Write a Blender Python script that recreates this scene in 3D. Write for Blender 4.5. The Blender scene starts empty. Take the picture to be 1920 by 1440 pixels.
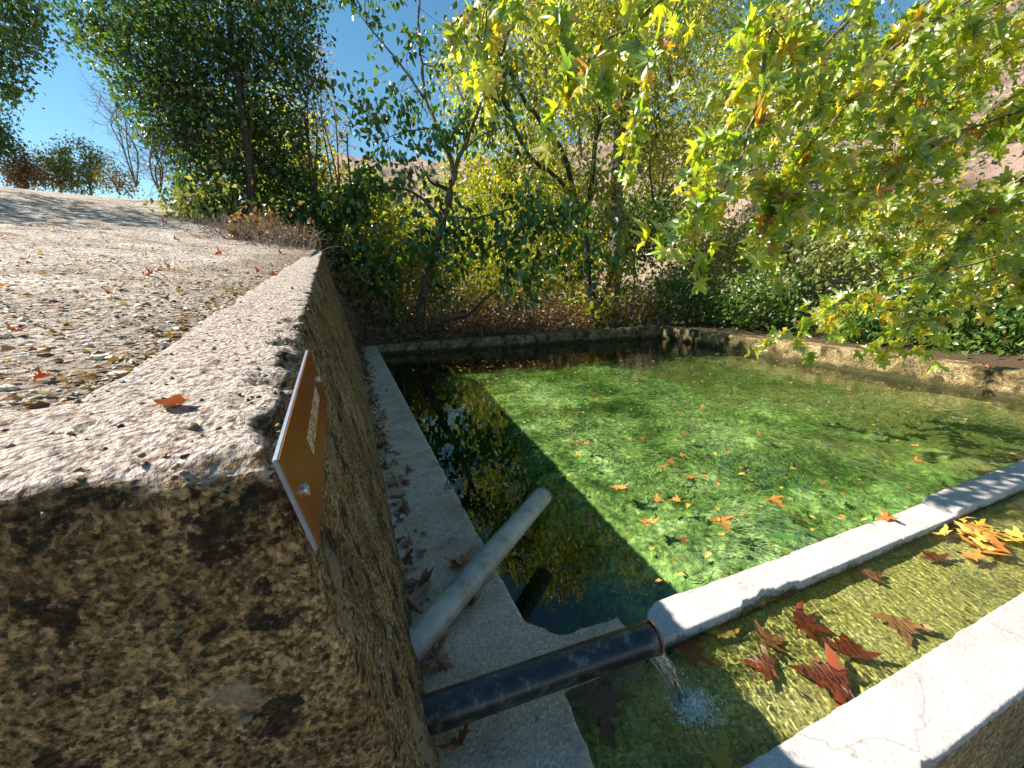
import bpy, bmesh, math
import numpy as np
from mathutils import Vector, Matrix

# ------------------------------------------------------------------ camera, sky, sun, exposure
SC = bpy.context.scene
COL = SC.collection
FPX = 758.0                                  # focal length in pixels of the 1920 px wide photograph
R = np.array([[0.9281, 0.1098, -0.3558], [-0.3716, 0.2144, -0.9033], [-0.0229, 0.9705, 0.2400]])
U_, _, V_ = np.linalg.svd(R); R = U_ @ V_
EYE = np.array([0.0, 0.0, 1.3])              # eye 1.3 m above the pool ledge (z = 0)
cam = bpy.data.cameras.new('camera'); cam.sensor_width = 36; cam.lens = FPX / 1920 * 36
cam.clip_start = 0.02; cam.clip_end = 1500
co = bpy.data.objects.new('camera', cam); COL.objects.link(co)
M4 = Matrix.Identity(4)
for i in range(3):
    for j in range(3): M4[i][j] = R[i, j]
    M4[i][3] = EYE[i]
co.matrix_world = M4
SC.camera = co

SUN = Vector((1.0, -0.55, -1.0)).normalized()      # direction the light travels
sl = bpy.data.lights.new('sun', 'SUN'); sl.energy = 5.0; sl.angle = math.radians(0.55); sl.color = (1.0, 0.94, 0.84)
sl.cycles.is_caustics_light = True
so = bpy.data.objects.new('sun', sl); COL.objects.link(so)
so.rotation_euler = SUN.to_track_quat('-Z', 'Y').to_euler()
W = bpy.data.worlds.new('World'); SC.world = W; W.use_nodes = True
nt = W.node_tree; nt.nodes.clear()
sky = nt.nodes.new('ShaderNodeTexSky'); sky.sky_type = 'NISHITA'; sky.sun_disc = False
sky.sun_elevation = math.asin(-SUN.z); sky.sun_rotation = math.atan2(-SUN.x, -SUN.y)
sky.air_density = 1.0; sky.dust_density = 0.0; sky.ozone_density = 1.0
hs = nt.nodes.new('ShaderNodeHueSaturation'); hs.inputs['Saturation'].default_value = 1.22; hs.inputs['Hue'].default_value = 0.484
bg = nt.nodes.new('ShaderNodeBackground'); bg.inputs['Strength'].default_value = 0.066
wo = nt.nodes.new('ShaderNodeOutputWorld')
nt.links.new(sky.outputs[0], hs.inputs['Color']); nt.links.new(hs.outputs[0], bg.inputs[0]); nt.links.new(bg.outputs[0], wo.inputs[0])
vs = SC.view_settings; vs.view_transform = 'Standard'; vs.look = 'None'; vs.exposure = 1.30; vs.gamma = 1.0; vs.use_curve_mapping = False
SC.render.engine = 'CYCLES'
cy = SC.cycles; cy.use_denoising = True; cy.max_bounces = 7; cy.diffuse_bounces = 3; cy.glossy_bounces = 3
cy.transmission_bounces = 5; cy.transparent_max_bounces = 10; cy.sample_clamp_indirect = 6.0; cy.use_adaptive_sampling = True
cy.adaptive_threshold = 0.02

rng = np.random.default_rng(11)

# ------------------------------------------------------------------ helpers
def at(x, y, depth):
    """point seen at photograph pixel (x, y), `depth` metres along the viewing axis"""
    return EYE + R @ np.array([(x - 960) / FPX, -(y - 720) / FPX, -1.0]) * depth

def onz(x, y, z):
    r = R @ np.array([(x - 960) / FPX, -(y - 720) / FPX, -1.0])
    return EYE + r * ((z - EYE[2]) / r[2])

def mpp(depth): return depth / FPX

def unit(v):
    v = np.asarray(v, float); return v / (np.linalg.norm(v, axis=-1, keepdims=True) + 1e-9)

def vnoise(p, scale=1.0, seed=0):
    p = np.asarray(p, float) * scale + seed * 17.31
    i = np.floor(p).astype(np.int64); f = p - i; u = f * f * (3 - 2 * f)
    def h(a, b, c):
        n = (a * 374761393 + b * 668265263 + c * 1274126177) & 0xffffffff
        n = ((n ^ (n >> 13)) * 1103515245 + 12345) & 0xffffffff
        n = ((n ^ (n >> 16)) * 2246822519) & 0xffffffff
        return (n & 0xffff) / 65535.0
    x, y, z = i[..., 0], i[..., 1], i[..., 2]; ux, uy, uz = u[..., 0], u[..., 1], u[..., 2]
    def lp(a, b, t): return a + (b - a) * t
    return lp(lp(lp(h(x, y, z), h(x+1, y, z), ux), lp(h(x, y+1, z), h(x+1, y+1, z), ux), uy),
              lp(lp(h(x, y, z+1), h(x+1, y, z+1), ux), lp(h(x, y+1, z+1), h(x+1, y+1, z+1), ux), uy), uz)

def fbm(p, scale=1.0, oct=4, seed=0):
    s = 0; a = 0.5
    for k in range(oct): s = s + a * vnoise(p, scale * 2 ** k, seed + k); a *= 0.5
    return s / (1 - 0.5 ** oct)

def sstep(a, b, x):
    t = np.clip((np.asarray(x, float) - a) / (b - a), 0, 1); return t * t * (3 - 2 * t)

def mesh_np(name, V, F, rnd=None, smooth=False):
    V = np.ascontiguousarray(V, np.float32); F = np.ascontiguousarray(F, np.int32)
    me = bpy.data.meshes.new(name); k = F.shape[1]; n = len(F)
    me.vertices.add(len(V)); me.vertices.foreach_set('co', V.ravel())
    me.loops.add(n * k); me.loops.foreach_set('vertex_index', F.ravel())
    me.polygons.add(n); me.polygons.foreach_set('loop_start', np.arange(0, n * k, k, dtype=np.int32))
    if rnd is not None:
        a = me.attributes.new('rnd', 'FLOAT', 'POINT'); a.data.foreach_set('value', np.ascontiguousarray(rnd, np.float32))
    me.update(calc_edges=True)
    if smooth: me.polygons.foreach_set('use_smooth', np.ones(n, bool))
    return me

def tag(o, label=None, cat=None, group=None, kind=None):
    if label: o['label'] = label
    if cat: o['category'] = cat
    if group: o['group'] = group
    if kind: o['kind'] = kind
    return o

def obj(name, me, mat=None, parent=None):
    o = bpy.data.objects.new(name, me); COL.objects.link(o)
    if mat is not None and me is not None and not me.materials: me.materials.append(mat)
    if parent is not None: o.parent = parent
    return o

def thing(name, label, cat, group=None, loc=(0, 0, 0)):
    o = bpy.data.objects.new(name, None); o.empty_display_size = 0.1; COL.objects.link(o); o.location = loc
    return tag(o, label, cat, group)

def tubes_mesh(name, polys, sides=6, smooth=True):
    """polys: list of (points Nx3, radii N); one mesh of tapering tubes"""
    Vs, Fs, rn, base = [], [], [], 0
    for pts, rad in polys:
        pts = np.asarray(pts, float); rad = np.asarray(rad, float); n = len(pts)
        k = sides if rad.max() > 0.012 else 4
        T = np.gradient(pts, axis=0); T = unit(T)
        ref = np.array([0.31, 0.17, 0.93]); a = unit(np.cross(T, ref)); b = np.cross(T, a)
        th = np.arange(k) * 2 * np.pi / k
        ring = pts[:, None, :] + rad[:, None, None] * (np.cos(th)[None, :, None] * a[:, None, :] + np.sin(th)[None, :, None] * b[:, None, :])
        Vs.append(ring.reshape(-1, 3)); rn.append(np.full(n * k, rng.random()))
        i = np.arange(n - 1)[:, None] * k; j = np.arange(k)[None, :]; j2 = (j + 1) % k
        Fs.append(np.stack([i + j, i + j2, i + k + j2, i + k + j], -1).reshape(-1, 4) + base); base += n * k
    return mesh_np(name, np.concatenate(Vs), np.concatenate(Fs), np.concatenate(rn), smooth)

def smooth_poly(pts, n=None, wob=0.0, seed=0):
    pts = np.asarray(pts, float); m = len(pts)
    if n is None: n = (m - 1) * 4 + 1
    t = np.linspace(0, m - 1, n); i = np.clip(t.astype(int), 0, m - 2); f = (t - i)[:, None]
    p0 = pts[np.clip(i - 1, 0, m - 1)]; p1 = pts[i]; p2 = pts[i + 1]; p3 = pts[np.clip(i + 2, 0, m - 1)]
    q = 0.5 * ((2 * p1) + (-p0 + p2) * f + (2*p0 - 5*p1 + 4*p2 - p3) * f**2 + (-p0 + 3*p1 - 3*p2 + p3) * f**3)
    if wob: q[1:-1] += rng.normal(0, wob, (n - 2, 3))
    return q

def ramp_node(N, L, stops, fac):
    r = N.new('ShaderNodeValToRGB'); e = r.color_ramp.elements
    while len(e) < len(stops): e.new(0.5)
    for k, (p, c) in enumerate(stops): e[k].position = p; e[k].color = (*c, 1)
    L.new(fac, r.inputs[0]); return r

def new_mat(name):
    m = bpy.data.materials.new(name); m.use_nodes = True
    N, L = m.node_tree.nodes, m.node_tree.links; N.clear()
    return m, N, L

def leaf_mat(name, stops, src='attr', transl=0.45, tshift=(1.25, 1.15, 0.45), gloss=0.06):
    m, N, L = new_mat(name)
    if src == 'attr':
        a = N.new('ShaderNodeAttribute'); a.attribute_name = 'rnd'; fac = a.outputs['Fac']
    else:
        a = N.new('ShaderNodeObjectInfo'); fac = a.outputs['Random']
    r = ramp_node(N, L, stops, fac)
    tx = N.new('ShaderNodeTexNoise'); tx.inputs['Scale'].default_value = 35
    mx = N.new('ShaderNodeMix'); mx.data_type = 'RGBA'; mx.blend_type = 'MULTIPLY'; mx.inputs[0].default_value = 0.5
    L.new(r.outputs[0], mx.inputs[6]); L.new(tx.outputs[0], mx.inputs[7])
    sc2 = N.new('ShaderNodeMix'); sc2.data_type = 'RGBA'; sc2.blend_type = 'MULTIPLY'; sc2.inputs[0].default_value = 1
    L.new(mx.outputs[2], sc2.inputs[6]); sc2.inputs[7].default_value = (*tshift, 1)
    d = N.new('ShaderNodeBsdfDiffuse'); t = N.new('ShaderNodeBsdfTranslucent'); g = N.new('ShaderNodeBsdfGlossy')
    g.inputs['Roughness'].default_value = 0.38
    L.new(mx.outputs[2], d.inputs[0]); L.new(sc2.outputs[2], t.inputs[0])
    a1 = N.new('ShaderNodeMixShader'); a1.inputs[0].default_value = transl
    L.new(d.outputs[0], a1.inputs[1]); L.new(t.outputs[0], a1.inputs[2])
    a2 = N.new('ShaderNodeMixShader'); a2.inputs[0].default_value = gloss
    L.new(a1.outputs[0], a2.inputs[1]); L.new(g.outputs[0], a2.inputs[2])
    o = N.new('ShaderNodeOutputMaterial'); L.new(a2.outputs[0], o.inputs[0])
    return m

def stone_mat(name, stops, scale=3.0, fine=60, bump=0.5, spots=None, rough=0.9, extra=None, dist=0.02, blotch=None, grain=0.55):
    """weathered concrete: broad noise colour x fine grain, optional lichen spots, bump"""
    m, N, L = new_mat(name)
    tc = N.new('ShaderNodeTexCoord')
    n1 = N.new('ShaderNodeTexNoise'); n1.inputs['Scale'].default_value = scale; n1.inputs['Detail'].default_value = 8; n1.inputs['Roughness'].default_value = 0.65
    L.new(tc.outputs['Object'], n1.inputs['Vector'])
    r = ramp_node(N, L, stops, n1.outputs[0])
    n2 = N.new('ShaderNodeTexNoise'); n2.inputs['Scale'].default_value = fine; n2.inputs['Detail'].default_value = 4; n2.inputs['Roughness'].default_value = 0.7
    L.new(tc.outputs['Object'], n2.inputs['Vector'])
    r2 = ramp_node(N, L, [(0.38, (0.22,) * 3), (0.5, (0.85,) * 3), (0.62, (1.5,) * 3)], n2.outputs[0])
    mx = N.new('ShaderNodeMix'); mx.data_type = 'RGBA'; mx.blend_type = 'MULTIPLY'; mx.inputs[0].default_value = grain
    L.new(r.outputs[0], mx.inputs[6]); L.new(r2.outputs[0], mx.inputs[7]); colr = mx.outputs[2]
    gv = N.new('ShaderNodeTexVoronoi'); gv.inputs['Scale'].default_value = fine * 1.5; gv.inputs['Randomness'].default_value = 1.0; L.new(tc.outputs['Object'], gv.inputs['Vector'])
    bw = N.new('ShaderNodeRGBToBW'); L.new(gv.outputs['Color'], bw.inputs[0])
    rg = ramp_node(N, L, [(0.2, (0.35,) * 3), (0.5, (0.95,) * 3), (0.8, (1.7,) * 3)], bw.outputs[0])
    mg = N.new('ShaderNodeMix'); mg.data_type = 'RGBA'; mg.blend_type = 'MULTIPLY'; mg.inputs[0].default_value = grain * 0.85
    L.new(colr, mg.inputs[6]); L.new(rg.outputs[0], mg.inputs[7]); colr = mg.outputs[2]
    for (sc_, lo, hi, c, amt, sd) in (spots or []):
        n3 = N.new('ShaderNodeTexNoise'); n3.inputs['Scale'].default_value = sc_; n3.inputs['Detail'].default_value = 5; n3.inputs['Roughness'].default_value = 0.6
        mp = N.new('ShaderNodeMapping'); mp.inputs['Location'].default_value = (sd, sd * 2.1, sd * 0.7)
        L.new(tc.outputs['Object'], mp.inputs[0]); L.new(mp.outputs[0], n3.inputs['Vector'])
        r3 = ramp_node(N, L, [(lo, (0,) * 3), (hi, (amt,) * 3)], n3.outputs[0])
        m3 = N.new('ShaderNodeMix'); m3.data_type = 'RGBA'; L.new(r3.outputs[0], m3.inputs[0]); L.new(colr, m3.inputs[6]); m3.inputs[7].default_value = (*c, 1)
        colr = m3.outputs[2]
    p = N.new('ShaderNodeBsdfPrincipled'); p.inputs['Roughness'].default_value = rough; p.inputs['Specular IOR Level'].default_value = 0.25
    if extra: colr = extra(N, L, tc, colr, p)
    L.new(colr, p.inputs['Base Color'])
    v = N.new('ShaderNodeTexVoronoi'); v.inputs['Scale'].default_value = fine * 1.1; L.new(tc.outputs['Object'], v.inputs['Vector'])
    ad = N.new('ShaderNodeMath'); ad.operation = 'ADD'; L.new(n2.outputs[0], ad.inputs[0])
    mu = N.new('ShaderNodeMath'); mu.operation = 'MULTIPLY'; mu.inputs[1].default_value = -0.45; L.new(v.outputs['Distance'], mu.inputs[0]); L.new(mu.outputs[0], ad.inputs[1])
    b = N.new('ShaderNodeBump'); b.inputs['Strength'].default_value = bump; b.inputs['Distance'].default_value = dist
    L.new(ad.outputs[0], b.inputs['Height']); L.new(b.outputs[0], p.inputs['Normal'])
    o = N.new('ShaderNodeOutputMaterial'); L.new(p.outputs[0], o.inputs[0])
    return m

def plain_mat(name, c, rough=0.6, metal=0.0, noise=0.0, nscale=20, bump=0.0, c2=None, spec=0.5):
    m, N, L = new_mat(name)
    p = N.new('ShaderNodeBsdfPrincipled'); p.inputs['Roughness'].default_value = rough; p.inputs['Metallic'].default_value = metal
    p.inputs['Specular IOR Level'].default_value = spec
    tc = N.new('ShaderNodeTexCoord'); n = N.new('ShaderNodeTexNoise'); n.inputs['Scale'].default_value = nscale; n.inputs['Detail'].default_value = 6
    L.new(tc.outputs['Object'], n.inputs['Vector'])
    c2 = c2 or tuple(x * (1 - noise) for x in c)
    r = ramp_node(N, L, [(0.35, c2), (0.65, c)], n.outputs[0]); L.new(r.outputs[0], p.inputs['Base Color'])
    if bump:
        b = N.new('ShaderNodeBump'); b.inputs['Strength'].default_value = bump; b.inputs['Distance'].default_value = 0.01
        L.new(n.outputs[0], b.inputs['Height']); L.new(b.outputs[0], p.inputs['Normal'])
    o = N.new('ShaderNodeOutputMaterial'); L.new(p.outputs[0], o.inputs[0]); return m

def prism_bm(poly, z0, z1):
    """closed prism; z0/z1 a number or one value per corner"""
    bm = bmesh.new(); n = len(poly)
    z0 = [z0] * n if np.isscalar(z0) else z0; z1 = [z1] * n if np.isscalar(z1) else z1
    lo = [bm.verts.new((p[0], p[1], z0[i])) for i, p in enumerate(poly)]
    hi = [bm.verts.new((p[2] if len(p) > 2 else p[0], p[3] if len(p) > 3 else p[1], z1[i])) for i, p in enumerate(poly)]
    bm.faces.new(hi); bm.faces.new(lo[::-1])
    for i in range(n): bm.faces.new((lo[i], lo[(i+1) % n], hi[(i+1) % n], hi[i]))
    bmesh.ops.recalc_face_normals(bm, faces=bm.faces); return bm

def rough_mesh(name, bm, voxel=0.01, amp=0.004, nscale=25, erode=1.0, iters=6, escale=9, seed=0):
    """voxel-remesh a block, wear its edges unevenly and roughen its faces"""
    me = bpy.data.meshes.new(name + '_raw'); bm.to_mesh(me); bm.free()
    o = bpy.data.objects.new('tmp', me); COL.objects.link(o)
    md = o.modifiers.new('r', 'REMESH'); md.mode = 'VOXEL'; md.voxel_size = voxel; md.adaptivity = 0
    dg = bpy.context.evaluated_depsgraph_get(); out = bpy.data.meshes.new_from_object(o.evaluated_get(dg)); out.name = name
    bpy.data.objects.remove(o); bpy.data.meshes.remove(me)
    n = len(out.vertices); V = np.empty(n * 3, np.float32); out.vertices.foreach_get('co', V); V = V.reshape(-1, 3).astype(float)
    E_ = np.empty(len(out.edges) * 2, np.int32); out.edges.foreach_get('vertices', E_); E_ = E_.reshape(-1, 2)
    deg = np.bincount(E_.ravel(), minlength=n)[:, None]; S = V.copy()
    for _ in range(iters):
        A = np.zeros_like(S)
        for c in range(3):
            A[:, c] = np.bincount(E_[:, 0], S[E_[:, 1], c], n) + np.bincount(E_[:, 1], S[E_[:, 0], c], n)
        S = A / np.maximum(deg, 1)
    w = np.clip((fbm(V, escale, 3, seed) - 0.38) * 5, 0.15, 1.6)[:, None] * erode
    V2 = V + (S - V) * w
    out.vertices.foreach_set('co', V2.astype(np.float32).ravel()); out.update()
    Nn = np.empty(n * 3, np.float32); out.vertices.foreach_get('normal', Nn); Nn = Nn.reshape(-1, 3)
    V2 = V2 + Nn * ((fbm(V, nscale, 3, seed + 5) - 0.5) * 2 * amp)[:, None]
    out.vertices.foreach_set('co', V2.astype(np.float32).ravel())
    out.polygons.foreach_set('use_smooth', np.ones(len(out.polygons), bool)); out.update()
    return out

def hf_mesh(name, xs, ys, H, smooth=True):
    X, Y = np.meshgrid(xs, ys); Z = H(X, Y); V = np.stack([X, Y, Z], -1).reshape(-1, 3); nx, ny = len(xs), len(ys)
    i = np.arange(ny - 1)[:, None] * nx + np.arange(nx - 1)[None, :]
    return mesh_np(name, V, np.stack([i, i + 1, i + nx + 1, i + nx], -1).reshape(-1, 4), None, smooth)

# ------------------------------------------------------------------ leaves: templates and scatter
def fan(outline, cup=0.0, tipdrop=0.0, centre=(0, 0.32)):
    o = np.array(outline, float); c = np.array(centre)
    V = np.vstack([[c[0], c[1], 0]] + [[p[0], p[1], cup * abs(p[0]) ** 1.2 * 2 + tipdrop * p[1] ** 2] for p in o])
    n = len(o); T = np.array([[0, 1 + k, 1 + (k + 1) % n] for k in range(n)]); return V, T

OVATE = fan([(0, 0), (0.2, 0.14), (0.3, 0.38), (0.22, 0.68), (0, 1), (-0.22, 0.68), (-0.3, 0.38), (-0.2, 0.14)], 0.35, -0.18)
OVATE_LO = (np.array([[0, 0, 0], [0.3, 0.42, 0.1], [0, 1, -0.15], [-0.3, 0.42, 0.1], [0, 0.45, 0]]),
            np.array([[0, 1, 4], [1, 2, 4], [2, 3, 4], [3, 0, 4]]))
_half = [(0.03, -0.02), (0.22, 0.0), (0.40, -0.10), (0.33, 0.10), (0.58, 0.16), (0.76, 0.36), (0.50, 0.32), (0.30, 0.34), (0.36, 0.56), (0.26, 0.58), (0.13, 0.54), (0.16, 0.74), (0.10, 0.80)]
_pl = [(0, 0.03)] + _half + [(0, 1.05)] + [(-x, y) for x, y in _half[::-1]]
PLANE = fan(_pl, 0.12, -0.22, (0, 0.25))
def curled(tpl, k, seed):
    V, T = tpl; V = V.copy(); g = np.random.default_rng(seed)
    ax = g.uniform(-0.4, 0.4); V[:, 2] += k * (V[:, 0] ** 2) * 1.3 + k * 0.8 * (V[:, 1] - 0.4) ** 2 + g.normal(0, 0.035 + 0.05 * k, len(V)) + ax * V[:, 0] * k * 0.5
    V[:, 0] *= 1 - 0.25 * k; return V, T

def leaves_mesh(name, tpl, pos, d, nrm, size, rnd=None):
    V, T = tpl; n = len(pos); d = unit(d); x = unit(np.cross(d, nrm)); z = np.cross(x, d)
    s = np.broadcast_to(np.asarray(size, float), (n,))[:, None, None]
    W_ = pos[:, None, :] + s * (V[None, :, 0:1] * x[:, None, :] + V[None, :, 1:2] * d[:, None, :] + V[None, :, 2:3] * z[:, None, :])
    F = (T[None] + (np.arange(n) * len(V))[:, None, None]).reshape(-1, 3)
    if rnd is None: rnd = rng.random(n)
    return mesh_np(name, W_.reshape(-1, 3), F, np.repeat(rnd, len(V)))

def cluster_leaves(tips, per, spread, droop=0.5):
    n = len(tips) * per
    pos = np.repeat(tips, per, 0) + rng.normal(0, 1, (n, 3)) * spread
    d = rng.normal(0, 1, (n, 3)); d[:, 2] -= droop * 1.6
    nr = rng.normal(0, 1, (n, 3)); nr[:, 2] += 0.8
    clump = np.repeat(rng.random(len(tips)), per)
    rnd = np.clip(0.55 * clump + 0.45 * rng.random(n), 0, 1)
    return pos, d, nr, rnd

def in_ellipsoid(n, shell=0.35):
    v = unit(rng.normal(0, 1, (n, 3))); r = rng.random(n) ** shell; return v * r[:, None]

def sprout(pts, r0, n, length, out=None, up=0.2, lo=0.15, steps=6, droop=0.0):
    """side branches leaving a limb"""
    res = []; pts = np.asarray(pts); T = unit(np.gradient(pts, axis=0))
    for _ in range(n):
        t = rng.uniform(lo, 1.0); i = min(int(t * (len(pts) - 1)), len(pts) - 1)
        d = unit(T[i] * rng.uniform(0.2, 0.9) + unit(rng.normal(0, 1, 3)) * 0.9 + np.array([0, 0, up])); L_ = length * rng.uniform(0.45, 1.15)
        q = [pts[i]]; 
        for s in range(steps):
            d = unit(d + rng.normal(0, 0.24, 3) + np.array([0, 0, -droop])); q.append(q[-1] + d * L_ / steps)
        res.append((np.array(q), np.linspace(r0, r0 * 0.3, steps + 1)))
    return res

# ------------------------------------------------------------------ materials
M = {}
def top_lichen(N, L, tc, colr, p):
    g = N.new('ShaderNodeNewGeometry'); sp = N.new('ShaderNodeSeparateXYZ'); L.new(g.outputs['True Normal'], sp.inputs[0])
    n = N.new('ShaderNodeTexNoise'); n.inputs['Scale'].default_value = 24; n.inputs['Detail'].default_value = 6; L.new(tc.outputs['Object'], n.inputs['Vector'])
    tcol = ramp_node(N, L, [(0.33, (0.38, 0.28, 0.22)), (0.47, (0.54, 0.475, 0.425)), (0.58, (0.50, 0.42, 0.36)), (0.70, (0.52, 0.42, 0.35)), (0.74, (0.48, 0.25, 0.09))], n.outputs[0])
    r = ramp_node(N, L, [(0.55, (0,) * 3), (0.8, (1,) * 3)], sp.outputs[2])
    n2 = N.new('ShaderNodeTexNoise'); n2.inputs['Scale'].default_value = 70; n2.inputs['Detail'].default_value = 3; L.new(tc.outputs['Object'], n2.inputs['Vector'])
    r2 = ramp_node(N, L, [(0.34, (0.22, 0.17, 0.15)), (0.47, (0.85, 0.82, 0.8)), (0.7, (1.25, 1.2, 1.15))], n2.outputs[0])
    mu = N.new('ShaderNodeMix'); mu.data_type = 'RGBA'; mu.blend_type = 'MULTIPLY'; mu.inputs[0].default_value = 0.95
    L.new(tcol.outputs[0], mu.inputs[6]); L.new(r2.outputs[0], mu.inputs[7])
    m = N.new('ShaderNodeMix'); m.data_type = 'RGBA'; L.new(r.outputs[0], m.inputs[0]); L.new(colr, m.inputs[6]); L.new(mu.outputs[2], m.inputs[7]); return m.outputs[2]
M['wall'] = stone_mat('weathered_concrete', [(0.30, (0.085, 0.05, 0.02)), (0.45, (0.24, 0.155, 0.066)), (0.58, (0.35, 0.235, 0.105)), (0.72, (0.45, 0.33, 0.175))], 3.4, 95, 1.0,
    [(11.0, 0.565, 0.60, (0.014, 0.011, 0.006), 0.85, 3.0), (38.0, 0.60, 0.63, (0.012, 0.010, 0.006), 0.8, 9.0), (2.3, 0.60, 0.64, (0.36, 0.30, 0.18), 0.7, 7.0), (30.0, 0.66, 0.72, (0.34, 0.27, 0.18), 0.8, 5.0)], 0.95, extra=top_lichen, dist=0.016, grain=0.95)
def ledge_extra(N, L, tc, colr, p):
    v = N.new('ShaderNodeTexVoronoi'); v.feature = 'DISTANCE_TO_EDGE'; v.inputs['Scale'].default_value = 4.2
    n = N.new('ShaderNodeTexNoise'); n.inputs['Scale'].default_value = 9; n.inputs['Detail'].default_value = 5
    L.new(tc.outputs['Object'], n.inputs['Vector'])
    vm = N.new('ShaderNodeVectorMath'); vm.operation = 'MULTIPLY_ADD'; vm.inputs[1].default_value = (0.22,) * 3
    L.new(n.outputs['Color'], vm.inputs[0]); L.new(tc.outputs['Object'], vm.inputs[2]); L.new(vm.outputs[0], v.inputs['Vector'])
    r = ramp_node(N, L, [(0.0, (1,) * 3), (0.028, (0,) * 3)], v.outputs['Distance'])
    n2 = N.new('ShaderNodeTexNoise'); n2.inputs['Scale'].default_value = 2.2; L.new(tc.outputs['Object'], n2.inputs['Vector'])
    r2 = ramp_node(N, L, [(0.44, (0,) * 3), (0.54, (0.85,) * 3)], n2.outputs[0])
    mm = N.new('ShaderNodeMath'); mm.operation = 'MULTIPLY'; L.new(r.outputs[0], mm.inputs[0]); L.new(r2.outputs[0], mm.inputs[1])
    m = N.new('ShaderNodeMix'); m.data_type = 'RGBA'; L.new(mm.outputs[0], m.inputs[0]); L.new(colr, m.inputs[6]); m.inputs[7].default_value = (0.66, 0.62, 0.55, 1); return m.outputs[2]
M['ledge'] = stone_mat('pale_concrete', [(0.3, (0.36, 0.275, 0.19)), (0.5, (0.52, 0.40, 0.29)), (0.7, (0.64, 0.51, 0.38))], 3.5, 90, 0.6,
    [(6, 0.62, 0.72, (0.10, 0.09, 0.075), 0.7, 4.0)], 0.85, extra=ledge_extra, dist=0.006, grain=0.3)
def slab_extra(N, L, tc, colr, p):
    v = N.new('ShaderNodeTexVoronoi'); v.feature = 'DISTANCE_TO_EDGE'; v.inputs['Scale'].default_value = 1.1
    n = N.new('ShaderNodeTexNoise'); n.inputs['Scale'].default_value = 6; n.inputs['Detail'].default_value = 6; L.new(tc.outputs['Object'], n.inputs['Vector'])
    vm = N.new('ShaderNodeVectorMath'); vm.operation = 'MULTIPLY_ADD'; vm.inputs[1].default_value = (0.16,) * 3; L.new(n.outputs['Color'], vm.inputs[0]); L.new(tc.outputs['Object'], vm.inputs[2]); L.new(vm.outputs[0], v.inputs['Vector'])
    r = ramp_node(N, L, [(0.0, (0.4,) * 3), (0.007, (0,) * 3)], v.outputs['Distance'])
    m = N.new('ShaderNodeMix'); m.data_type = 'RGBA'; L.new(r.outputs[0], m.inputs[0]); L.new(colr, m.inputs[6]); m.inputs[7].default_value = (0.14, 0.12, 0.10, 1)
    n2 = N.new('ShaderNodeTexNoise'); n2.inputs['Scale'].default_value = 14; n2.inputs['Detail'].default_value = 8; n2.inputs['Roughness'].default_value = 0.75; L.new(tc.outputs['Object'], n2.inputs['Vector'])
    g = N.new('ShaderNodeSeparateXYZ'); L.new(tc.outputs['Object'], g.inputs[0])
    mr = N.new('ShaderNodeMapRange'); mr.inputs[1].default_value = -0.045; mr.inputs[2].default_value = -0.004; mr.inputs[3].default_value = 0.24; mr.inputs[4].default_value = 0.0; L.new(g.outputs[2], mr.inputs[0])
    ad = N.new('ShaderNodeMath'); L.new(n2.outputs[0], ad.inputs[0]); L.new(mr.outputs[0], ad.inputs[1])
    r2 = ramp_node(N, L, [(0.60, (0,) * 3), (0.72, (0.85,) * 3)], ad.outputs[0])
    m2 = N.new('ShaderNodeMix'); m2.data_type = 'RGBA'; L.new(r2.outputs[0], m2.inputs[0]); L.new(m.outputs[2], m2.inputs[6]); m2.inputs[7].default_value = (0.10, 0.085, 0.06, 1)
    return m2.outputs[2]
def tide_extra(N, L, tc, colr, p):
    n2 = N.new('ShaderNodeTexNoise'); n2.inputs['Scale'].default_value = 7; n2.inputs['Detail'].default_value = 8; n2.inputs['Roughness'].default_value = 0.7; L.new(tc.outputs['Object'], n2.inputs['Vector'])
    g = N.new('ShaderNodeSeparateXYZ'); L.new(tc.outputs['Object'], g.inputs[0])
    mr = N.new('ShaderNodeMapRange'); mr.inputs[1].default_value = -0.20; mr.inputs[2].default_value = -0.06; mr.inputs[3].default_value = 0.55; mr.inputs[4].default_value = 0.0; L.new(g.outputs[2], mr.inputs[0])
    ad = N.new('ShaderNodeMath'); L.new(n2.outputs[0], ad.inputs[0]); L.new(mr.outputs[0], ad.inputs[1])
    r2 = ramp_node(N, L, [(0.72, (0,) * 3), (0.95, (0.9,) * 3)], ad.outputs[0])
    m2 = N.new('ShaderNodeMix'); m2.data_type = 'RGBA'; L.new(r2.outputs[0], m2.inputs[0]); L.new(colr, m2.inputs[6]); m2.inputs[7].default_value = (0.045, 0.045, 0.016, 1)
    return m2.outputs[2]
M['slab'] = stone_mat('pale_slab', [(0.3, (0.38, 0.345, 0.32)), (0.5, (0.46, 0.425, 0.40)), (0.7, (0.54, 0.50, 0.47))], 5.0, 110, 0.4,
    [(9, 0.66, 0.74, (0.34, 0.30, 0.27), 0.6, 1.0), (4, 0.68, 0.74, (0.60, 0.42, 0.30), 0.35, 5.0)], 0.85, extra=slab_extra, dist=0.005, grain=0.16)
M['kerb'] = stone_mat('rough_render', [(0.3, (0.26, 0.17, 0.075)), (0.5, (0.42, 0.29, 0.14)), (0.7, (0.55, 0.41, 0.22))], 4.0, 45, 1.0,
    [(7, 0.6, 0.7, (0.08, 0.055, 0.03), 0.8, 2.0)], 0.95, dist=0.015)
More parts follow.
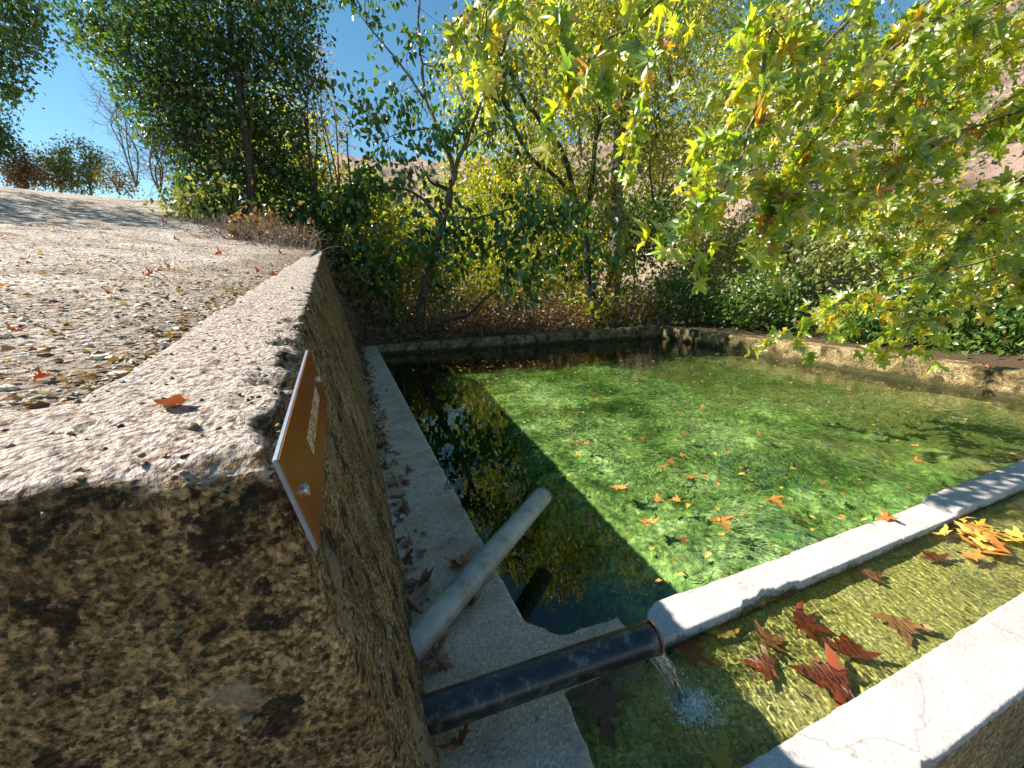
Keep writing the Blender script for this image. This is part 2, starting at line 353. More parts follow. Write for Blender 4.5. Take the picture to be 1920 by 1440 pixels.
M['poolwall'] = stone_mat('mossy_concrete', [(0.3, (0.10, 0.075, 0.03)), (0.5, (0.26, 0.19, 0.085)), (0.7, (0.45, 0.35, 0.19))], 3.0, 40, 1.0,
    [(5, 0.52, 0.62, (0.035, 0.03, 0.012), 0.85, 2.0), (14, 0.58, 0.64, (0.03, 0.026, 0.012), 0.7, 6.0)], 0.95, extra=tide_extra, dist=0.02)
M['bark'] = plain_mat('grey_bark', (0.20, 0.155, 0.11), 0.9, 0, 0.65, 26, 0.8, spec=0.2)
M['bark_dark'] = plain_mat('dark_bark', (0.085, 0.062, 0.045), 0.9, 0, 0.6, 22, 0.8, spec=0.2)
M['bark_pale'] = plain_mat('pale_bark', (0.42, 0.36, 0.27), 0.8, 0, 0.5, 12, 0.5, spec=0.2)
M['twig'] = plain_mat('twig_bark', (0.21, 0.15, 0.105), 0.9, 0, 0.5, 40, spec=0.2)
M['twig_pale'] = plain_mat('dry_twig', (0.36, 0.29, 0.24), 0.9, 0, 0.5, 40, spec=0.2)
M['oak'] = leaf_mat('oak_leaf', [(0.0, (0.03, 0.075, 0.025)), (0.5, (0.075, 0.17, 0.035)), (0.8, (0.16, 0.27, 0.04)), (1.0, (0.36, 0.38, 0.05))], transl=0.5, gloss=0.06)
M['mulberry'] = leaf_mat('broad_leaf', [(0.0, (0.035, 0.11, 0.02)), (0.5, (0.08, 0.22, 0.03)), (0.8, (0.22, 0.36, 0.035)), (0.95, (0.50, 0.46, 0.03)), (1.0, (0.24, 0.10, 0.03))], transl=0.5, gloss=0.07)
M['poplar'] = leaf_mat('yellowing_leaf', [(0.0, (0.14, 0.26, 0.03)), (0.4, (0.34, 0.44, 0.04)), (0.8, (0.58, 0.58, 0.06)), (1.0, (0.66, 0.50, 0.06))], transl=0.65, tshift=(1.4, 1.2, 0.5))
M['shrub'] = leaf_mat('shrub_leaf', [(0.0, (0.045, 0.11, 0.025)), (0.5, (0.13, 0.27, 0.045)), (0.8, (0.28, 0.42, 0.07)), (1.0, (0.54, 0.56, 0.14))], transl=0.5)
M['sage'] = leaf_mat('sage_leaf', [(0.0, (0.20, 0.25, 0.07)), (0.6, (0.36, 0.42, 0.11)), (1.0, (0.50, 0.48, 0.20))])
M['rust'] = leaf_mat('rust_leaf', [(0.0, (0.26, 0.13, 0.06)), (0.6, (0.42, 0.24, 0.11)), (1.0, (0.50, 0.40, 0.16))])
M['gold'] = leaf_mat('golden_leaf', [(0.0, (0.55, 0.30, 0.05)), (1.0, (0.78, 0.52, 0.10))])
M['dry'] = leaf_mat('dry_litter', [(0.0, (0.10, 0.055, 0.025)), (0.5, (0.28, 0.15, 0.06)), (0.8, (0.46, 0.28, 0.11)), (1.0, (0.30, 0.28, 0.08))], transl=0.3)
M['planeA'] = leaf_mat('plane_leaf', [(0.0, (0.22, 0.42, 0.04)), (0.4, (0.46, 0.64, 0.05)), (0.8, (0.70, 0.74, 0.06)), (0.96, (0.78, 0.64, 0.06)), (1.0, (0.60, 0.24, 0.03))], transl=0.68, tshift=(1.4, 1.25, 0.4), gloss=0.09)
M['planeO'] = leaf_mat('plane_leaf_single', [(0.0, (0.22, 0.42, 0.04)), (0.4, (0.46, 0.64, 0.05)), (0.8, (0.70, 0.74, 0.06)), (0.96, (0.78, 0.64, 0.06)), (1.0, (0.60, 0.24, 0.03))], 'obj', transl=0.68, tshift=(1.4, 1.25, 0.4), gloss=0.09)
M['f_brown'] = leaf_mat('fallen_brown', [(0.0, (0.30, 0.10, 0.045)), (0.5, (0.46, 0.18, 0.08)), (1.0, (0.60, 0.30, 0.13))], 'obj', 0.2, (1.1, 0.9, 0.6))
M['f_red'] = leaf_mat('fallen_red', [(0.0, (0.28, 0.05, 0.02)), (1.0, (0.42, 0.10, 0.03))], 'obj', 0.25, (1.2, 0.8, 0.5))
M['f_orange'] = leaf_mat('fallen_orange', [(0.0, (0.58, 0.20, 0.04)), (0.6, (0.68, 0.30, 0.07)), (1.0, (0.72, 0.42, 0.10))], 'obj', 0.25, (1.1, 0.9, 0.5))
M['f_rust'] = leaf_mat('fallen_rust', [(0.0, (0.42, 0.12, 0.03)), (1.0, (0.46, 0.14, 0.04))], 'obj', 0.2, (1.1, 0.8, 0.5))
M['f_yellow'] = leaf_mat('fallen_yellow', [(0.0, (0.70, 0.46, 0.05)), (1.0, (0.80, 0.62, 0.14))], 'obj', 0.25, (1.1, 1.0, 0.5))
M['f_green'] = leaf_mat('fallen_green', [(0.0, (0.07, 0.26, 0.05)), (1.0, (0.08, 0.28, 0.06))], 'obj', 0.2)

# ------------------------------------------------------------------ the ground
def xr(Y): return 7.45 + 0.4 * (Y - 1) / 7.8          # inner face of the right pool wall
def yf(X): return 9.7 - 0.9 * (X - 0.5) / 7.35         # inner face of the far pool wall
def path_h(X, Y):
    r = np.hypot(np.minimum(X + 0.4, 0), np.maximum(Y - 0.6, 0))
    z = 1.05 + 0.114 * (Y - 0.57) + 0.085 * np.maximum(0, -0.43 - X) + 0.0045 * np.maximum(r - 2, 0) ** 2
    p = np.stack([X, Y, X * 0], -1)
    z = z + (fbm(p, 0.9, 3, 4) - 0.5) * 0.12 * sstep(0.5, 3, r) + (fbm(p, 6, 3, 9) - 0.5) * 0.035
    cap = 4.32 + 0.30 * sstep(-7, -3, X) + (fbm(p, 0.35, 2, 2) - 0.5) * 0.3
    return cap - np.log1p(np.exp((cap - z) * 2.5)) / 2.5
def ground_h(X, Y):
    p = np.stack([X, Y, X * 0], -1)
    val = 0.02 + 0.03 * np.maximum(Y - 10, 0) + (fbm(p, 0.5, 3, 6) - 0.5) * 0.35
    hill = 0.62 * np.maximum(X - 10.5 - 0.18 * np.maximum(Y - 4, 0), 0) ** 1.02
    far = 0.42 * np.maximum(Y - 30 + 0.35 * np.maximum(X, 0), 0)
    h = np.hypot(hill, far); cap = 34.0
    h = cap * np.tanh(h / cap)
    val = val + h * (0.82 + 0.36 * fbm(p, 0.09, 4, 12)) + (fbm(p, 0.6, 3, 3) - 0.5) * sstep(0.5, 6, h) * 2.0
    pool = (X < xr(Y) + 0.17) & (Y < yf(X) + 0.15)
    val = np.where(pool, -0.95, val)
    val = np.where(Y < 0.74, -0.55 + (fbm(p, 3, 3, 8) - 0.5) * 0.06, val)
    s = sstep(7.5, 9.5, Y); e0 = -0.34 + (-1.35 + 0.34) * s; e1 = -0.22 + (1.0 + 0.22) * s
    t = np.clip((X - e0) / (e1 - e0), 0, 1); t = t * t * (3 - 2 * t)
    pt = path_h(np.minimum(X, -0.3), Y)
    pt = np.where(Y < 0.74, -0.55, pt)
    return pt * (1 - t) + val * t
xs = np.concatenate([np.linspace(-160, -14, 24)[:-1], np.linspace(-14, -5, 46)[:-1], np.linspace(-5, -0.34, 118), np.linspace(-0.22, 2, 40), np.linspace(2.1, 7.3, 30)[:-1], np.linspace(7.3, 8.3, 16)[:-1], np.linspace(8.3, 20, 60)[:-1], np.linspace(20, 200, 90)])
ys = np.concatenate([np.linspace(-60, 0.68, 20), np.linspace(0.80, 8.7, 150)[:-1], np.linspace(8.7, 10.2, 24)[:-1], np.linspace(10.2, 20, 60)[:-1], np.linspace(20, 70, 70)[:-1], np.linspace(70, 300, 40)])
def ground_extra(N, L, tc, colr, p):
    # dusty path versus leaf-mould soil versus pinkish hillside, by place
    g = N.new('ShaderNodeSeparateXYZ'); L.new(tc.outputs['Object'], g.inputs[0])
    n = N.new('ShaderNodeTexNoise'); n.inputs['Scale'].default_value = 0.35; n.inputs['Detail'].default_value = 8; n.inputs['Roughness'].default_value = 0.7; L.new(tc.outputs['Object'], n.inputs['Vector'])
    hill = ramp_node(N, L, [(0.36, (0.06, 0.05, 0.025)), (0.46, (0.20, 0.135, 0.10)), (0.56, (0.34, 0.235, 0.19)), (0.64, (0.12, 0.115, 0.05))], n.outputs[0])
    mr = N.new('ShaderNodeMapRange'); mr.inputs[1].default_value = 11; mr.inputs[2].default_value = 14; L.new(g.outputs[0], mr.inputs[0])
    mr2 = N.new('ShaderNodeMapRange'); mr2.inputs[1].default_value = 26; mr2.inputs[2].default_value = 36; L.new(g.outputs[1], mr2.inputs[0])
    mxm = N.new('ShaderNodeMath'); mxm.operation = 'MAXIMUM'; L.new(mr.outputs[0], mxm.inputs[0]); L.new(mr2.outputs[0], mxm.inputs[1])
    m = N.new('ShaderNodeMix'); m.data_type = 'RGBA'; L.new(mxm.outputs[0], m.inputs[0]); L.new(colr, m.inputs[6]); L.new(hill.outputs[0], m.inputs[7]); 
    # damp brown mould in the hollow behind the pool
    mx1 = N.new('ShaderNodeMapRange'); mx1.inputs[1].default_value = -1.2; mx1.inputs[2].default_value = 0.2; L.new(g.outputs[0], mx1.inputs[0])
    inv = N.new('ShaderNodeMath'); inv.operation = 'SUBTRACT'; inv.inputs[0].default_value = 1; L.new(mxm.outputs[0], inv.inputs[1])
    mm = N.new('ShaderNodeMath'); mm.operation = 'MULTIPLY'; L.new(mx1.outputs[0], mm.inputs[0]); L.new(inv.outputs[0], mm.inputs[1])
    m2 = N.new('ShaderNodeMix'); m2.data_type = 'RGBA'; L.new(mm.outputs[0], m2.inputs[0]); L.new(m.outputs[2], m2.inputs[6]); m2.inputs[7].default_value = (0.10, 0.065, 0.035, 1)
    return m2.outputs[2]
M['ground'] = stone_mat('dusty_ground', [(0.32, (0.28, 0.21, 0.15)), (0.5, (0.50, 0.42, 0.345)), (0.66, (0.61, 0.53, 0.45))], 1.6, 38, 1.0,
    [(3.2, 0.58, 0.66, (0.24, 0.14, 0.075), 0.75, 3.0)], 0.95, extra=ground_extra, dist=0.03)
g = obj('ground', hf_mesh('ground', xs, ys, ground_h), M['ground']); tag(g, kind='structure')

# ------------------------------------------------------------------ concrete works of the spring
def face_x(z): return 0.10 - 0.2 * z
# retaining wall: an L, battered on the pool side, its top rising away from the camera
bm = bmesh.new()
st = [0.55, 0.87, 2.5, 7.75]
def ztop(Y): return 1.10 + 0.114 * (Y - 0.57)
def ring(Y): 
    zt = ztop(Y); return [(face_x(-0.35), Y, -0.35), (face_x(zt), Y, zt), (-0.44, Y, zt), (-0.44, Y, -0.35)]
rings = [[bm.verts.new(v) for v in ring(Y)] for Y in st]
for a, b in zip(rings[1:], rings[2:]):
    for k in range(4): bm.faces.new((a[k], a[(k+1) % 4], b[(k+1) % 4], b[k]))
bm.faces.new(rings[-1])
a, b = rings[0], rings[1]
for k in (0, 1, 3): bm.faces.new((a[k], a[(k+1) % 4], b[(k+1) % 4], b[k]))
zl = 1.10
fl = [bm.verts.new((-3.2, 0.55, -0.35)), bm.verts.new((-3.2, 0.55, ztop(0.55))), bm.verts.new((-3.2, 0.87, ztop(0.87))), bm.verts.new((-3.2, 0.87, -0.35))]
bm.faces.new((a[0], a[1], a[2], a[3]))
bm.faces.new((a[3], a[2], fl[1], fl[0])); bm.faces.new((a[2], b[2], fl[2], fl[1])); bm.faces.new((b[2], b[3], fl[3], fl[2])); bm.faces.new((b[3], a[3], fl[0], fl[3])); bm.faces.new(fl)
bmesh.ops.recalc_face_normals(bm, faces=bm.faces)
wm = rough_mesh('retaining_wall', bm, 0.0125, 0.0075, 22, 1.2, 7, 8, 3)
V = np.empty(len(wm.vertices) * 3, np.float32); wm.vertices.foreach_get('co', V); V = V.reshape(-1, 3).astype(float)
de = np.hypot(V[:, 0] - face_x(ztop(V[:, 1])), V[:, 2] - ztop(V[:, 1]))            # crumbled arris above the sign
df = np.hypot(V[:, 1] - 0.55, V[:, 2] - ztop(V[:, 1]))
k1 = np.clip(1 - de / 0.075, 0, 1) * np.clip(fbm(V, 16, 3, 77) - 0.42, 0, 1) * 0.13 * sstep(0.58, 0.75, V[:, 1]) * (0.35 + 0.65 * (1 - sstep(1.0, 1.8, V[:, 1])))
k2 = np.clip(1 - df / 0.05, 0, 1) * np.clip(fbm(V, 20, 3, 78) - 0.42, 0, 1) * 0.07
V[:, 0] -= k1 * 0.8; V[:, 2] -= k1 * 0.8 + k2; V[:, 1] += k2
wm.vertices.foreach_set('co', V.astype(np.float32).ravel()); wm.update()
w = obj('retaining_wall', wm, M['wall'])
tag(w, 'thick rough concrete retaining wall with sunlit pebbly top between path and pool', 'wall')

n = 1100; pk = rng.random(n); P0 = np.zeros((n, 3))
P0[:, 0] = rng.uniform(-1.3, -0.1, n); P0[:, 1] = 0.551; P0[:, 2] = rng.uniform(0.1, 1.09, n)
kf = pk > 0.45; yy = 0.57 + rng.exponential(0.7, n); zz = rng.uniform(0.05, 1.1, n); P0[kf] = np.stack([face_x(zz), yy, zz], -1)[kf]
kt = pk > 0.72; P0[kt] = np.stack([rng.uniform(-0.43, -0.13, n), yy, ztop(yy) - 0.001], -1)[kt]
kt2 = pk > 0.9; xx = rng.uniform(-1.2, -0.2, n); y2 = rng.uniform(0.56, 0.86, n); P0[kt2] = np.stack([xx, y2, ztop(y2) - 0.001], -1)[kt2]
def blobs(name, P0, r, squash=1.0):
    bm = bmesh.new(); bmesh.ops.create_icosphere(bm, subdivisions=1, radius=1); V0 = np.array([q.co[:] for q in bm.verts]); T0 = np.array([[q.index for q in f.verts] for f in bm.faces]); bm.free()
    n = len(P0); W_ = P0[:, None] + V0[None] * r[:, None, None] * np.array([1, 1, squash]); F = (T0[None] + (np.arange(n) * len(V0))[:, None, None]).reshape(-1, 3)
    return mesh_np(name, W_.reshape(-1, 3), F, np.repeat(rng.random(n), len(V0)), True)
me = blobs('aggregate', P0, rng.uniform(0.0015, 0.0052, n) * (1 + 1.1 * (rng.random(n) > 0.96)), 0.75); V = np.empty(len(me.vertices) * 3, np.float32); me.vertices.foreach_get('co', V); V = V.reshape(-1, 3); V += rng.normal(0, 0.0012, V.shape).astype(np.float32); me.vertices.foreach_set('co', V.ravel())
M['aggregate'] = leaf_mat('pebble', [(0.0, (0.05, 0.033, 0.02)), (0.3, (0.20, 0.145, 0.085)), (0.9, (0.34, 0.27, 0.19)), (1.0, (0.45, 0.38, 0.30))], transl=0.0, gloss=0.02)
obj('aggregate', me, M['aggregate'], w)['kind'] = 'stuff'

# ledge along the wall, with its corner fillet and stub of parapet
poly = [(0.02, 0.15), (0.485, 0.15), (0.50, 0.70), (0.525, 0.945), (0.88, 0.945), (0.865, 1.11), (0.615, 1.12), (0.518, 1.23), (0.505, 9.72), (0.02, 9.78)]
w = obj('pool_ledge', rough_mesh('pool_ledge', prism_bm(poly, -0.9, 0.0), 0.012, 0.0025, 20, 0.8, 4, 14, 5), M['ledge'])
tag(w, 'grey cracked concrete ledge running along the foot of the retaining wall', 'ledge')
# far and right pool walls
A = [(0.30, yf(0.30) + 0.02), (7.86, yf(7.86)), (7.95, yf(7.95) + 0.33), (0.30, yf(0.3) + 0.42)]
w = obj('pool_wall', rough_mesh('pool_wall', prism_bm(A, -0.9, [0.004, 0.10, 0.10, 0.004]), 0.022, 0.008, 9, 1.2, 4, 4, 7), M['poolwall'])
tag(w, 'low mossy concrete wall in shade at the far end of the pool', 'wall')
A = [(xr(-0.2), -0.2), (xr(-0.2) + 0.34, -0.2), (xr(8.6) + 0.42, 9.05), (xr(8.7), yf(7.84) + 0.015)]
w = obj('pool_wall', rough_mesh('pool_wall', prism_bm(A, -0.9, [0.12, 0.12, 0.105, 0.105]), 0.022, 0.010, 9, 1.2, 4, 4, 8), M['poolwall'])
tag(w, 'long low ochre concrete wall with leaf shadows on the right side of the pool', 'wall')
# parapet between pool and trough
par = thing('parapet', 'narrow white stone parapet with broken edge between pool and trough', 'wall', loc=(0.95, 1.0, -0.3))
bpy.context.view_layer.update()
def child(o, parent):
    o.parent = parent; o.matrix_parent_inverse = Matrix.Translation(parent.location).inverted(); return o
o = child(obj('base', rough_mesh('parapet_base', prism_bm([(0.975, 0.968), (7.46, 0.985), (7.46, 1.075), (0.985, 1.09)], -0.9, -0.035), 0.02, 0.006, 14, 1, 4, 6, 1), M['poolwall']), par)
cuts = [(0.955, 2.50, 0.948, 1.105, 0.0), (2.508, 3.02, 0.952, 1.10, -0.004), (3.03, 5.2, 0.958, 1.125, 0.014), (5.215, 7.46, 0.958, 1.125, 0.012)]
for k, (x0, x1, y0, y1, zt) in enumerate(cuts):
    pl = [(x0, y0), (x1, y0), (x1 - 0.01, y1), (x0 + 0.02, y1)]
    if k == 0:      # the broken bite in the trough side edge
        pl = [(x0, y0), (1.36, y0), (1.40, y0 + 0.022), (1.46, y0 + 0.014), (1.53, y0 + 0.036), (1.60, y0 + 0.012), (1.68, y0 + 0.02), (1.74, y0), (x1, y0), (x1, y1), (1.9, y1), (1.86, y1 - 0.008), (x0 + 0.10, y1 + 0.004), (x0 + 0.045, y1 - 0.018), (x0 + 0.01, y1 - 0.05)]
    child(obj('slab', rough_mesh('slab', prism_bm(pl, -0.055 if k < 2 else -0.05, zt), 0.007 if k < 2 else 0.014, 0.0022, 40, 1.0, 2, 18, 20 + k), M['slab']), par)
o = child(obj('chipped_lump', rough_mesh('chipped_lump', prism_bm([(0.862, 0.985), (0.955, 0.985), (0.962, 1.07), (0.875, 1.09)], -0.9, -0.055), 0.008, 0.012, 30, 1.5, 6, 20, 31), M['poolwall']), par)
# outer kerb of the trough
kb = thing('trough_kerb', 'broad sunlit white kerb on the near side of the trough', 'kerb', loc=(1.0, 0.45, -0.55))
child(obj('coping', rough_mesh('coping', prism_bm([(0.3, 0.345), (0.8, 0.35), (0.98, 0.346), (1.02, 0.36), (1.10, 0.352), (1.3, 0.35), (1.33, 0.363), (1.38, 0.35), (3.6, 0.347), (3.6, 0.547), (0.3, 0.545)], -0.042, 0.0), 0.006, 0.0022, 40, 1.1, 2, 22, 41), M['slab']), kb)
child(obj('base', rough_mesh('kerb_base', prism_bm([(0.3, 0.362), (3.6, 0.362), (3.6, 0.532), (0.3, 0.532)], -0.6, -0.034), 0.014, 0.008, 20, 1, 4, 9, 42), M['kerb']), kb)
# trough and pool floors
M['troughfloor'] = stone_mat('slimy_floor', [(0.3, (0.26, 0.25, 0.065)), (0.5, (0.42, 0.405, 0.12)), (0.7, (0.54, 0.51, 0.22))], 4, 70, 0.4, [(8, 0.62, 0.72, (0.10, 0.085, 0.02), 0.7, 2)], 0.8, dist=0.004)
TF = -0.122; TW = -0.045
def tf(X, Y): return TF + (fbm(np.stack([X, Y, X * 0], -1), 7, 3, 3) - 0.5) * 0.018 - 0.05 * (1 - sstep(0.95, 1.15, X))
o = obj('trough_floor', hf_mesh('trough_floor', np.linspace(0.40, 7.5, 240), np.linspace(0.5, 1.0, 40), tf), M['troughfloor']); tag(o, kind='structure'); o.cycles.is_caustics_receiver = True

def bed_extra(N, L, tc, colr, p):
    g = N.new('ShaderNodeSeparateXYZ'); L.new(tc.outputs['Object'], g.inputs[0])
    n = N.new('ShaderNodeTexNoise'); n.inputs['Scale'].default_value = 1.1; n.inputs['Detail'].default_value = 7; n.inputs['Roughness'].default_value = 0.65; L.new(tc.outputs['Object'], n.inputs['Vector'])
    for ax, a, b, c in ((0, 3.2, 7.2, (0.30, 0.235, 0.10)), (1, 6.2, 8.6, (0.05, 0.048, 0.02))):  # sandy on the right; far-end tree shade and dark reflection put into colour
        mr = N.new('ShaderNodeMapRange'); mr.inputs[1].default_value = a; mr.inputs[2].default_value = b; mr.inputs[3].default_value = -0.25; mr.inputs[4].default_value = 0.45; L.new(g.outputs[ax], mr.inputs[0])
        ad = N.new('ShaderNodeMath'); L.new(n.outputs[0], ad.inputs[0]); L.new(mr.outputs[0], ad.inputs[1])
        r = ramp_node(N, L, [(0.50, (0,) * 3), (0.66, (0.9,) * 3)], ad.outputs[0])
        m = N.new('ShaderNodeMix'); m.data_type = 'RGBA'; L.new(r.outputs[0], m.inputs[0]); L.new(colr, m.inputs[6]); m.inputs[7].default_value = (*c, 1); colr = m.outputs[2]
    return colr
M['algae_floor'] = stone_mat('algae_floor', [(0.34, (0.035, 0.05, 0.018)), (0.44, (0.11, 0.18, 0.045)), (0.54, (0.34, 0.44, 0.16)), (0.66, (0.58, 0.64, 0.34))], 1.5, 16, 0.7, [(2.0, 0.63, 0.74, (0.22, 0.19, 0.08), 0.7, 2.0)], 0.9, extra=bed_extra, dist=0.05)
PW = -0.22
def pf(X, Y):
    p = np.stack([X, Y, X * 0], -1)
    deep = 1 - sstep(0.95, 1.75, X + 0.5 * (fbm(p, 1.4, 2, 15) - 0.5))
    return -0.50 + fbm(p, 0.9, 4, 2) * 0.26 + (fbm(p, 4, 3, 5) - 0.5) * 0.10 - 0.62 * deep - 0.35 * sstep(7.2, 8.8, Y)
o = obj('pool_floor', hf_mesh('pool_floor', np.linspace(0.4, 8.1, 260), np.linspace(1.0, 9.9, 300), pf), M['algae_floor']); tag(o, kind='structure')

def water_mat(name, tint, bscale, bstr, stretch=(1, 1, 1), clear=1.0):
    m, N, L = new_mat(name)
    tc = N.new('ShaderNodeTexCoord'); mp = N.new('ShaderNodeMapping'); mp.inputs['Scale'].default_value = stretch
    L.new(tc.outputs['Object'], mp.inputs[0])
    n = N.new('ShaderNodeTexNoise'); n.inputs['Scale'].default_value = bscale; n.inputs['Detail'].default_value = 2; n.inputs['Roughness'].default_value = 0.45; L.new(mp.outputs[0], n.inputs['Vector'])
    b = N.new('ShaderNodeBump'); b.inputs['Strength'].default_value = bstr; b.inputs['Distance'].default_value = 0.01; L.new(n.outputs[0], b.inputs['Height'])
    # livelier ripples towards the trough and the right-hand wall, calm on the left
    g = N.new('ShaderNodeSeparateXYZ'); L.new(tc.outputs['Object'], g.inputs[0])
    mr = N.new('ShaderNodeMapRange'); mr.inputs[1].default_value = 1.0; mr.inputs[2].default_value = 6.0; mr.inputs[3].default_value = bstr * 0.14; mr.inputs[4].default_value = bstr * 1.5
    L.new(g.outputs[0], mr.inputs[0]); L.new(mr.outputs[0], b.inputs['Strength'])
    ge = N.new('ShaderNodeNewGeometry'); dt = N.new('ShaderNodeVectorMath'); dt.operation = 'DOT_PRODUCT'; L.new(b.outputs[0], dt.inputs[0]); L.new(ge.outputs['Incoming'], dt.inputs[1])
    def mth(op, a, v):
        q = N.new('ShaderNodeMath'); q.operation = op
        for k_, w_ in enumerate((a, v)):
            if w_ is None: continue
            if isinstance(w_, (int, float)): q.inputs[k_].default_value = w_
            else: L.new(w_, q.inputs[k_])
        return q.outputs[0]
    c_ = mth('MINIMUM', mth('ABSOLUTE', dt.outputs['Value'], None), 1.0)
    fr_ = mth('ADD', mth('MULTIPLY', mth('POWER', mth('SUBTRACT', 1.0, c_), 5.0), 0.945), 0.055)
    gl = N.new('ShaderNodeBsdfGlossy'); gl.inputs['Roughness'].default_value = 0.0; L.new(b.outputs[0], gl.inputs['Normal'])
    tr = N.new('ShaderNodeBsdfTransparent'); tr.inputs[0].default_value = (*tint, 1)
    mx = N.new('ShaderNodeMixShader'); L.new(fr_, mx.inputs[0]); L.new(tr.outputs[0], mx.inputs[1]); L.new(gl.outputs[0], mx.inputs[2])
    o = N.new('ShaderNodeOutputMaterial'); L.new(mx.outputs[0], o.inputs[0]); return m
M['poolwater'] = water_mat('pool_water', (0.97, 0.98, 0.96), 5, 0.35, (1, 1.8, 1))
M['troughwater'] = water_mat('trough_water', (0.93, 0.95, 0.80), 22, 0.5)
def sheet(name, pts, z, mat):
    me = mesh_np(name, np.array([(x, y, z) for x, y in pts]), np.array([list(range(len(pts)))])); o = obj(name, me, mat); tag(o, kind='structure'); return o
pool_poly = [(0.45, 1.03), (7.62, 1.03), (7.98, 9.05), (0.45, 9.92)]          # a closed body of water that absorbs light with depth
bm = prism_bm(pool_poly, -1.6, PW); me = bpy.data.meshes.new('pool_water'); bm.to_mesh(me); bm.free()
o = obj('pool_water', me, M['poolwater']); tag(o, kind='structure')
nt_ = M['poolwater'].node_tree; va = nt_.nodes.new('ShaderNodeVolumeAbsorption'); va.inputs['Color'].default_value = (0.52, 0.70, 0.47, 1); va.inputs['Density'].default_value = 2.9
nt_.links.new(va.outputs[0], [q for q in nt_.nodes if q.type == 'OUTPUT_MATERIAL'][0].inputs['Volume'])
M['troughwater'], N, L = new_mat('trough_water'); gw = N.new('ShaderNodeBsdfGlass'); gw.inputs['IOR'].default_value = 1.33; gw.inputs['Roughness'].default_value = 0.0; gw.inputs[0].default_value = (0.96, 0.97, 0.88, 1)
o_ = N.new('ShaderNodeOutputMaterial'); L.new(gw.outputs[0], o_.inputs[0])
def tw_h(X, Y):
    p = np.stack([X, Y, X * 0], -1); dd = np.hypot(X - 0.89, Y - 0.755)
    calm = (0.22 + 0.78 * np.exp(-np.maximum(dd - 0.3, 0) * 1.5)) * (0.45 + 1.1 * vnoise(p, 3.2, 61))
    return TW + calm * ((fbm(p @ np.array([[0.94, 0.34, 0], [-0.34, 0.94, 0], [0, 0, 1]]) * [1.5, 0.75, 1], 38, 2, 7) - 0.5) * 0.0046 + (vnoise(p, 90, 4) - 0.5) * 0.0007 + 0.0006 * np.sin(dd * 120) * np.exp(-dd * 2.2)) + (fbm(p, 55, 2, 3) - 0.5) * 0.030 * np.exp(-(dd / 0.085) ** 2)
o = obj('trough_water', hf_mesh('trough_water', np.concatenate([np.linspace(0.45, 2.9, 760)[:-1], np.linspace(2.9, 7.5, 300)]), np.linspace(0.5, 1.0, 160), tw_h), M['troughwater']); tag(o, kind='structure')
o.cycles.is_caustics_caster = True

# algae strands lying under the pool's surface
n = 52000
X = rng.uniform(0.6, 7.4, n); Y = rng.uniform(1.2, 9.2, n); dens = fbm(np.stack([X, Y, X * 0], -1), 1.1, 3, 21); k = dens - 0.16 * sstep(3.5, 7, X) - 0.16 * sstep(6, 8.5, Y) + rng.normal(0, 0.08, n) > 0.45
X, Y, dens = X[k], Y[k], dens[k]; n = len(X)
pos = np.stack([X, Y, np.minimum(pf(X, Y) + rng.uniform(0.0, 0.07, n), PW - 0.012)], -1)
ang = fbm(pos * [1, 1, 0], 0.8, 2, 33) * 9 + rng.normal(0, 0.5, n)
d = np.stack([np.cos(ang), np.sin(ang), rng.normal(0.05, 0.15, n)], -1); nr = rng.normal(0, 0.35, (n, 3)); nr[:, 2] += 1
STR = (np.array([[-0.025, 0, 0], [0.025, 0, 0], [0.09, 0.35, 0.06], [0.03, 0.35, 0.06], [0.0, 0.7, 0.02], [-0.05, 0.7, 0.02], [-0.06, 1, 0]]), np.array([[0, 1, 2], [0, 2, 3], [3, 2, 4], [3, 4, 5], [5, 4, 6]]))
M['algae'] = leaf_mat('algae_strand', [(0.0, (0.08, 0.15, 0.03)), (0.4, (0.27, 0.38, 0.11)), (0.75, (0.48, 0.58, 0.24)), (1.0, (0.66, 0.70, 0.40))], transl=0.3, gloss=0.0)
o = obj('algae', leaves_mesh('algae', STR, pos, d, nr, rng.uniform(0.05, 0.13, n), np.clip((dens - 0.3) * 2 + rng.normal(0, 0.2, n), 0, 1)), M['algae'])
tag(o, 'bright green filamentous algae under the pool water', 'algae', kind='stuff')

